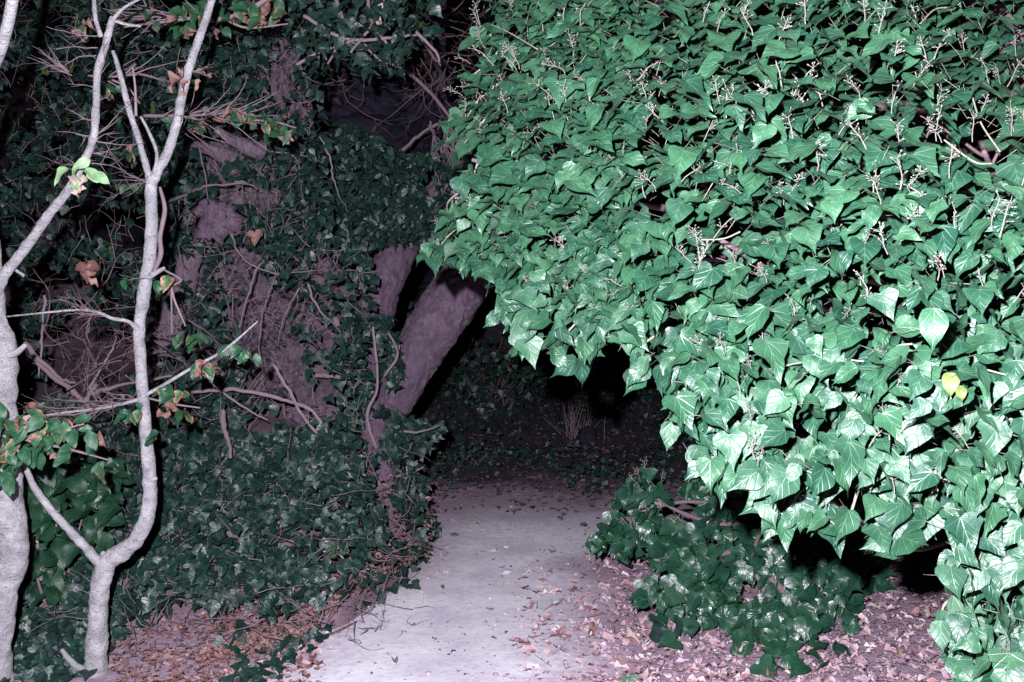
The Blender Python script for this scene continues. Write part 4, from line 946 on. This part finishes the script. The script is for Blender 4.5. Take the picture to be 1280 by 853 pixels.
x, y = litter_points(11000)
x2 = RNG.uniform(150, 560, 4500); y2 = RNG.uniform(640, 900, 4500); ln = np.interp(y2, [640, 690, 760, 853, 900], [520, 530, 425, 330, 300]); k = np.abs(x2 - ln + 18) < RNG.exponential(26, 4500); x2, y2 = x2[k], y2[k]
x = np.concatenate([x, x2]); y = np.concatenate([y, y2]); g = on_ground(x, y, .012); n = len(x)
Nn = unit(np.stack([RNG.normal(0, .22, n), RNG.normal(-.08, .22, n), np.ones(n)], -1)); a = RNG.uniform(0, 6.283, n); Fw = np.stack([np.cos(a), np.sin(a), 0 * a], -1); s = np.where(RNG.random(n) < .32, RNG.uniform(.035, .07, n), RNG.uniform(.012, .034, n))
lit = leaves_joined('leaf_litter', DEADL, g, Fw, Nn, s, [M['litter'], M['twig']], None); tag(lit, 'brown leaf litter along both edges of the path', 'leaf litter', kind='stuff')
n = 200; Yd = 3.0 + RNG.random(n) * 3.7; Xd = np.interp(Yd, YL, XL) + RNG.random(n) ** .6 * (np.interp(Yd, YR, XR) - np.interp(Yd, YL, XL) + .2); k = vnoise(np.stack([Xd * 2.2, Yd * 2.2, 0 * Xd], -1)) > -.1; Xd, Yd = Xd[k], Yd[k]; n = len(Xd)
Nn = unit(np.stack([RNG.normal(0, .15, n), RNG.normal(0, .15, n), np.ones(n)], -1)); a = RNG.uniform(0, 6.283, n); Fw = np.stack([np.cos(a), np.sin(a), 0 * a], -1)
o = leaves_joined('leaf_crumbs', DEADL, np.stack([Xd, Yd, 0 * Xd + .02], -1), Fw, Nn, RNG.uniform(.008, .026, n), [M['dead'], M['twig']], None); tag(o, 'scattered crumbs of dry leaf on the pale path', 'leaf crumbs', kind='stuff')
x3 = RNG.uniform(140, 400, 1300); y3 = RNG.uniform(745, 866, 1300); g = on_ground(x3, y3, .014); n = len(x3)
Nn = unit(np.stack([RNG.normal(0, .25, n), RNG.normal(-.1, .25, n), np.ones(n)], -1)); a = RNG.uniform(0, 6.283, n); Fw = np.stack([np.cos(a), np.sin(a), 0 * a], -1)
o = leaves_joined('leaf_litter', DEADL, g, Fw, Nn, np.where(RNG.random(n) < .2, RNG.uniform(.035, .06, n), RNG.uniform(.012, .034, n)), [M['rust_litter'], M['twig']], None); tag(o, 'rust-brown leaf litter at the foot of the forked sapling', 'leaf litter', kind='stuff')
# litter beyond the path end
n = 10500; X = RNG.uniform(-2.5, 5, n); Y = 5.5 + RNG.random(n) ** 1.1 * 6.3; k = ~((X < -1.2) & (Y < 8)) & (RNG.random(n) < np.clip((Y + .35 * vnoise(np.stack([X * 1.8, Y * 1.8, 0 * X], -1)) - 6.0) / 1.1, 0, 1) ** 2); X, Y = X[k], Y[k]; n = len(X)
g = np.stack([X, Y, groundz(X, Y) + .055], -1); Nn = unit(np.stack([RNG.normal(0, .4, n), RNG.normal(-.3, .4, n), np.ones(n)], -1)); a = RNG.uniform(0, 6.283, n); Fw = np.stack([np.cos(a), np.sin(a), 0 * a], -1)
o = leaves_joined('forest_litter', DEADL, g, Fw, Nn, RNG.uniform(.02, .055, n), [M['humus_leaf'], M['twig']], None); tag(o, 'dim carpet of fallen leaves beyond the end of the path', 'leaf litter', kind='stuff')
n = 9000; X = RNG.uniform(-3, 5, n); Y = 6.8 + RNG.random(n) ** 1.1 * 6; k = (vnoise(np.stack([X * 1.1, Y * 1.1, 0 * X], -1)) > -.25) & (Y > 7 + .15 * vnoise(np.stack([X * 2, 0 * X, 0 * X], -1))); X, Y = X[k], Y[k]; n = len(X)
g = np.stack([X, Y, groundz(X, Y) + .05 + RNG.exponential(.05, n)], -1); f, nn = orient(n, np.tile([[0, -1, 0.]], (n, 1)), 52, 20, 60, 80)
o = leaves_joined('undergrowth', IVYL, g, f, nn, RNG.uniform(.03, .06, n), [M['ivy_dark'], M['stem']], None); tag(o, 'low dark creeper undergrowth beyond the end of the path', 'undergrowth', kind='stuff')

BIG = [(1055, 778, .085, 'dead_pale', 'large white papery leaf upright on the litter below the big ivy bush'), (1130, 812, .07, 'dead', 'brown curled leaf near the hanging ivy at the lower right'), (1160, 772, .075, 'dead_pale', 'cream folded leaf in the gap between the bush and the hanging ivy'),
       (1062, 800, .06, 'dead_pale', 'cream curled leaf just under the large white papery leaf'), (1012, 812, .06, 'dead', 'rusty leaf on the litter beside the trailing shrub leaves'), (740, 790, .06, 'dead', 'rusty curled leaf where the path meets the leaf litter'),
       (782, 795, .06, 'dead_pale', 'pale yellowish leaf with a long stalk on the litter in front of the low shrub'), (720, 735, .05, 'dead', 'brown leaf on the path edge left of the low shrub'), (925, 815, .06, 'dead_pale', 'cream leaf on the litter under the front of the low shrub'),
       (1120, 735, .07, 'dead_pale', 'pale leaf in the shade just under the overhanging bush'), (960, 845, .055, 'dead', 'rusty leaf at the bottom edge below the low shrub'), (555, 735, .04, 'dead', 'small dark leaf alone on the left half of the path'), (495, 828, .04, 'dead', 'small dark leaf alone on the path near the bottom'), (550, 640, .05, 'dead', 'dark leaf at the far left corner of the path')]
for i, (x_, y_, sz, mk, lab) in enumerate(BIG):
    a = RNG.uniform(0, 6.28)
    o = leaf_objects('fallen_leaf', [DEAD[i % 4]], on_ground(x_, y_, .028).reshape(1, 3), np.array([[math.cos(a), math.sin(a), .1]]), np.array([[RNG.normal(0, .2), -.45, 1.]]), np.array([sz]), [M[mk], M['twig']], None)[0]
    tag(o, lab, 'fallen leaf', 'single fallen leaves on the path and litter')
f, nn = orient(1, np.array([[0, -1, 0.]]), 45, 2, 20, 20)
tag(leaf_objects('fallen_leaf', [IVY[1]], on_ground(785, 845, .03).reshape(1, 3), f, nn, np.array([.075]), [M['ivy'], M['stem']], None)[0], 'fresh green ivy leaf on the litter at the bottom of the path', 'fallen leaf')
tag(leaf_objects('fallen_leaf', [IVY[1]], on_ground(826, 800, .03).reshape(1, 3), -f, nn, np.array([.10]), [M['ivy_dark'], M['stem']], None)[0], 'dull green leaf flat on the litter below the low ivy shrub', 'fallen leaf')
tag(leaf_objects('fallen_leaf', [IVY[5]], on_ground(760, 562, .04).reshape(1, 3), f, nn, np.array([.09]), [M['yellow_leaf'], M['stem']], None)[0], 'yellow leaf in the dark undergrowth beyond the path', 'fallen leaf')
st = empty('twig', on_ground(395, 795), 'thin forked twig lying at the left edge of the path', 'twig')
for v in ([(340, 812, 3), (380, 800, 4), (415, 792, 3), (446, 777, 2)], [(385, 800, 3), (370, 815, 2)], [(412, 792, 2), (425, 790, 2)]):
    p = np.array(v, float); P = on_ground(p[:, 0], p[:, 1], .02); c = catmull(np.hstack([P, (p[:, 2:3] / 2 / F_PX * 4.5)]), 8); Tubes().add(c[:, :3], c[:, 3], 6, .15, 40).build('stick', M['vine'], st)
# straws and tiny twigs among the litter
tb = Tubes(); x, y = litter_points(420)
for i in range(len(x)):
    p = on_ground(x[i], y[i], .03); a = RNG.uniform(0, 6.28); q, r = wander(p, [math.cos(a), math.sin(a), .03], RNG.uniform(.05, .16), .0018, 4, .3); q[:, 2] = np.clip(q[:, 2], .02, .06); tb.add(q, r, 4, cap=False)
tag(tb.build('litter_straws', M['twig']), 'dry straws and twiglets strewn through the leaf litter', 'straw', kind='stuff')
# grit and pebbles
import bmesh
bm = bmesh.new(); bmesh.ops.create_icosphere(bm, subdivisions=1, radius=1.0); IV = np.array([v.co[:] for v in bm.verts]); IF = np.array([[v.index for v in f.verts] for f in bm.faces]); bm.free()
n = 900; Y = 2.5 + RNG.random(n) ** 1.0 * 4.3; t = RNG.random(n); X = np.interp(Y, YL, XL) + t * (np.interp(Y, YR, XR) - np.interp(Y, YL, XL)); s = RNG.exponential(.0022, n) + .0012; s = np.minimum(s, .012)
V = IV[None] * (1 + RNG.normal(0, .16, (n, len(IV), 1))) * s[:, None, None] * np.array([1.2, 1, .6]) + np.stack([X, Y, .012 + s * .2], -1)[:, None]
Fc = (IF[None] + (np.arange(n) * len(IV))[:, None, None]).reshape(-1, 3)
tag(link('pebbles', mesh_np('pebbles', V.reshape(-1, 3), Fc.ravel(), np.arange(len(Fc)) * 3, np.full(len(Fc), 3), [M['grit']], rnd=np.repeat(RNG.random(n), len(IV)), smooth=False)), 'grit and small pebbles scattered on the pale path', 'pebbles', kind='stuff')
for i, (x_, y_, lab) in enumerate(((618, 688, 'small pale pebble at the far middle of the path'), (568, 669, 'tiny dark stone near the far left edge of the path'), (634, 715, 'flat pale pebble near the right edge of the path'))):
    tag(boulder('pebble', on_ground(x_, y_, .012), (.03, .022, .014), M['pebble'] if i != 1 else M['vine'], 11 + i, 2), lab, 'pebble')

# ------------------------------------------------------------------ gloom beyond the path
tf = empty('dry_tuft', on_ground(718, 548), 'dry upright tuft of bare reddish stalks in the dark beyond the path', 'plant')
tb = Tubes(); b0 = on_ground(718, 552)
for k in range(34):
    q, r = wander(b0 + RNG.normal(0, .07, 3) * [1, 1, 0], [RNG.normal(0, .3), RNG.normal(0, .2), 1], RNG.uniform(.2, .48), .005, 6, .5); tb.add(q, r, 4, cap=False)
tb.build('stalks', M['twig'], tf)
for (x_, y_, Yd, hgt, wd, n, lab, seed) in ((620, 500, 10.5, 1.0, .9, 420, 'dim straggly bush in the dark left of the dry tuft', 1), (800, 470, 11.5, 1.6, 1.2, 620, 'tall dim bush behind the dry tuft', 2), (700, 440, 12.5, 1.8, 1.2, 560, 'faint bush at the back of the dark hollow', 3), (560, 470, 11.5, 1.5, .9, 420, 'faint bush behind the leaning limb', 4)):
    gb = at(x_, 520, Yd); gb[2] = groundz(gb[0], gb[1]); e = empty('dark_bush', gb, lab, 'bush'); ends = []
    tb = Tubes()
    for k in range(7): twig_spray(tb, gb + RNG.normal(0, .08, 3) * [1, 1, 0], [RNG.normal(0, .5), RNG.normal(-.1, .3), 1], hgt * RNG.uniform(.6, 1.0), .012, 5, 2, .5, .5, 4, ends)
    tb.build('branches', M['vine'], e)
    pe = np.array([q[0] for q in ends]); ix = RNG.integers(0, len(pe), n); P = pe[ix] + RNG.normal(0, .09, (n, 3)); P[:, 2] = np.maximum(P[:, 2], gb[2] + .05); f, nn = orient(n, np.tile([[0, -1, 0.]], (n, 1)), 42, 22, 60, 60)
    leaves_joined('foliage', IVYL, P, f, nn, RNG.uniform(.05, .09, n), [M['ivy_dark'], M['stem']], e)
for (x_, Yd, wd, lab) in ((555, 12.0, .2, 'dim tree trunk rising in the dark gap between the ivy masses'), (430, 13.5, .36, 'barely lit trunk in the dark beyond the dim shrub'), (880, 14.0, .34, 'barely lit trunk in the dark beyond the hanging ivy')):
    gb = at(x_, 500, Yd); gb[2] = groundz(gb[0], gb[1]) - .1; e = empty('far_tree', gb, lab, 'tree')
    p = catmull([gb, gb + [.1, 0, 1.8], gb + [-.05, .1, 4.0], gb + [.15, .2, 7]], 10); Tubes().add(p, np.linspace(wd * .6, wd * .3, len(p)), 20, .1, 4, .08, 8).build('trunk', M['old_bark'], e)
    n = 900; P = gb + np.array([0, 0, 6.0]) + RNG.normal(0, 1, (n, 3)) * [1.4, 1.2, 1.1]; f, nn = orient(n, np.tile([[0, -1, 0.]], (n, 1)), 42, 22, 60, 60); leaves_joined('crown', IVYL, P, f, nn, RNG.uniform(.08, .14, n), [M['ivy_dark'], M['stem']], e)
    for k in range(4):
        q, r = wander(gb + [0, 0, 3.8 + k * .6], [RNG.normal(0, 1), RNG.normal(0, .6), .8], 1.8, .06, 7); Tubes().add(q, r, 8, .1, 6).build('limb', M['old_bark'], e)
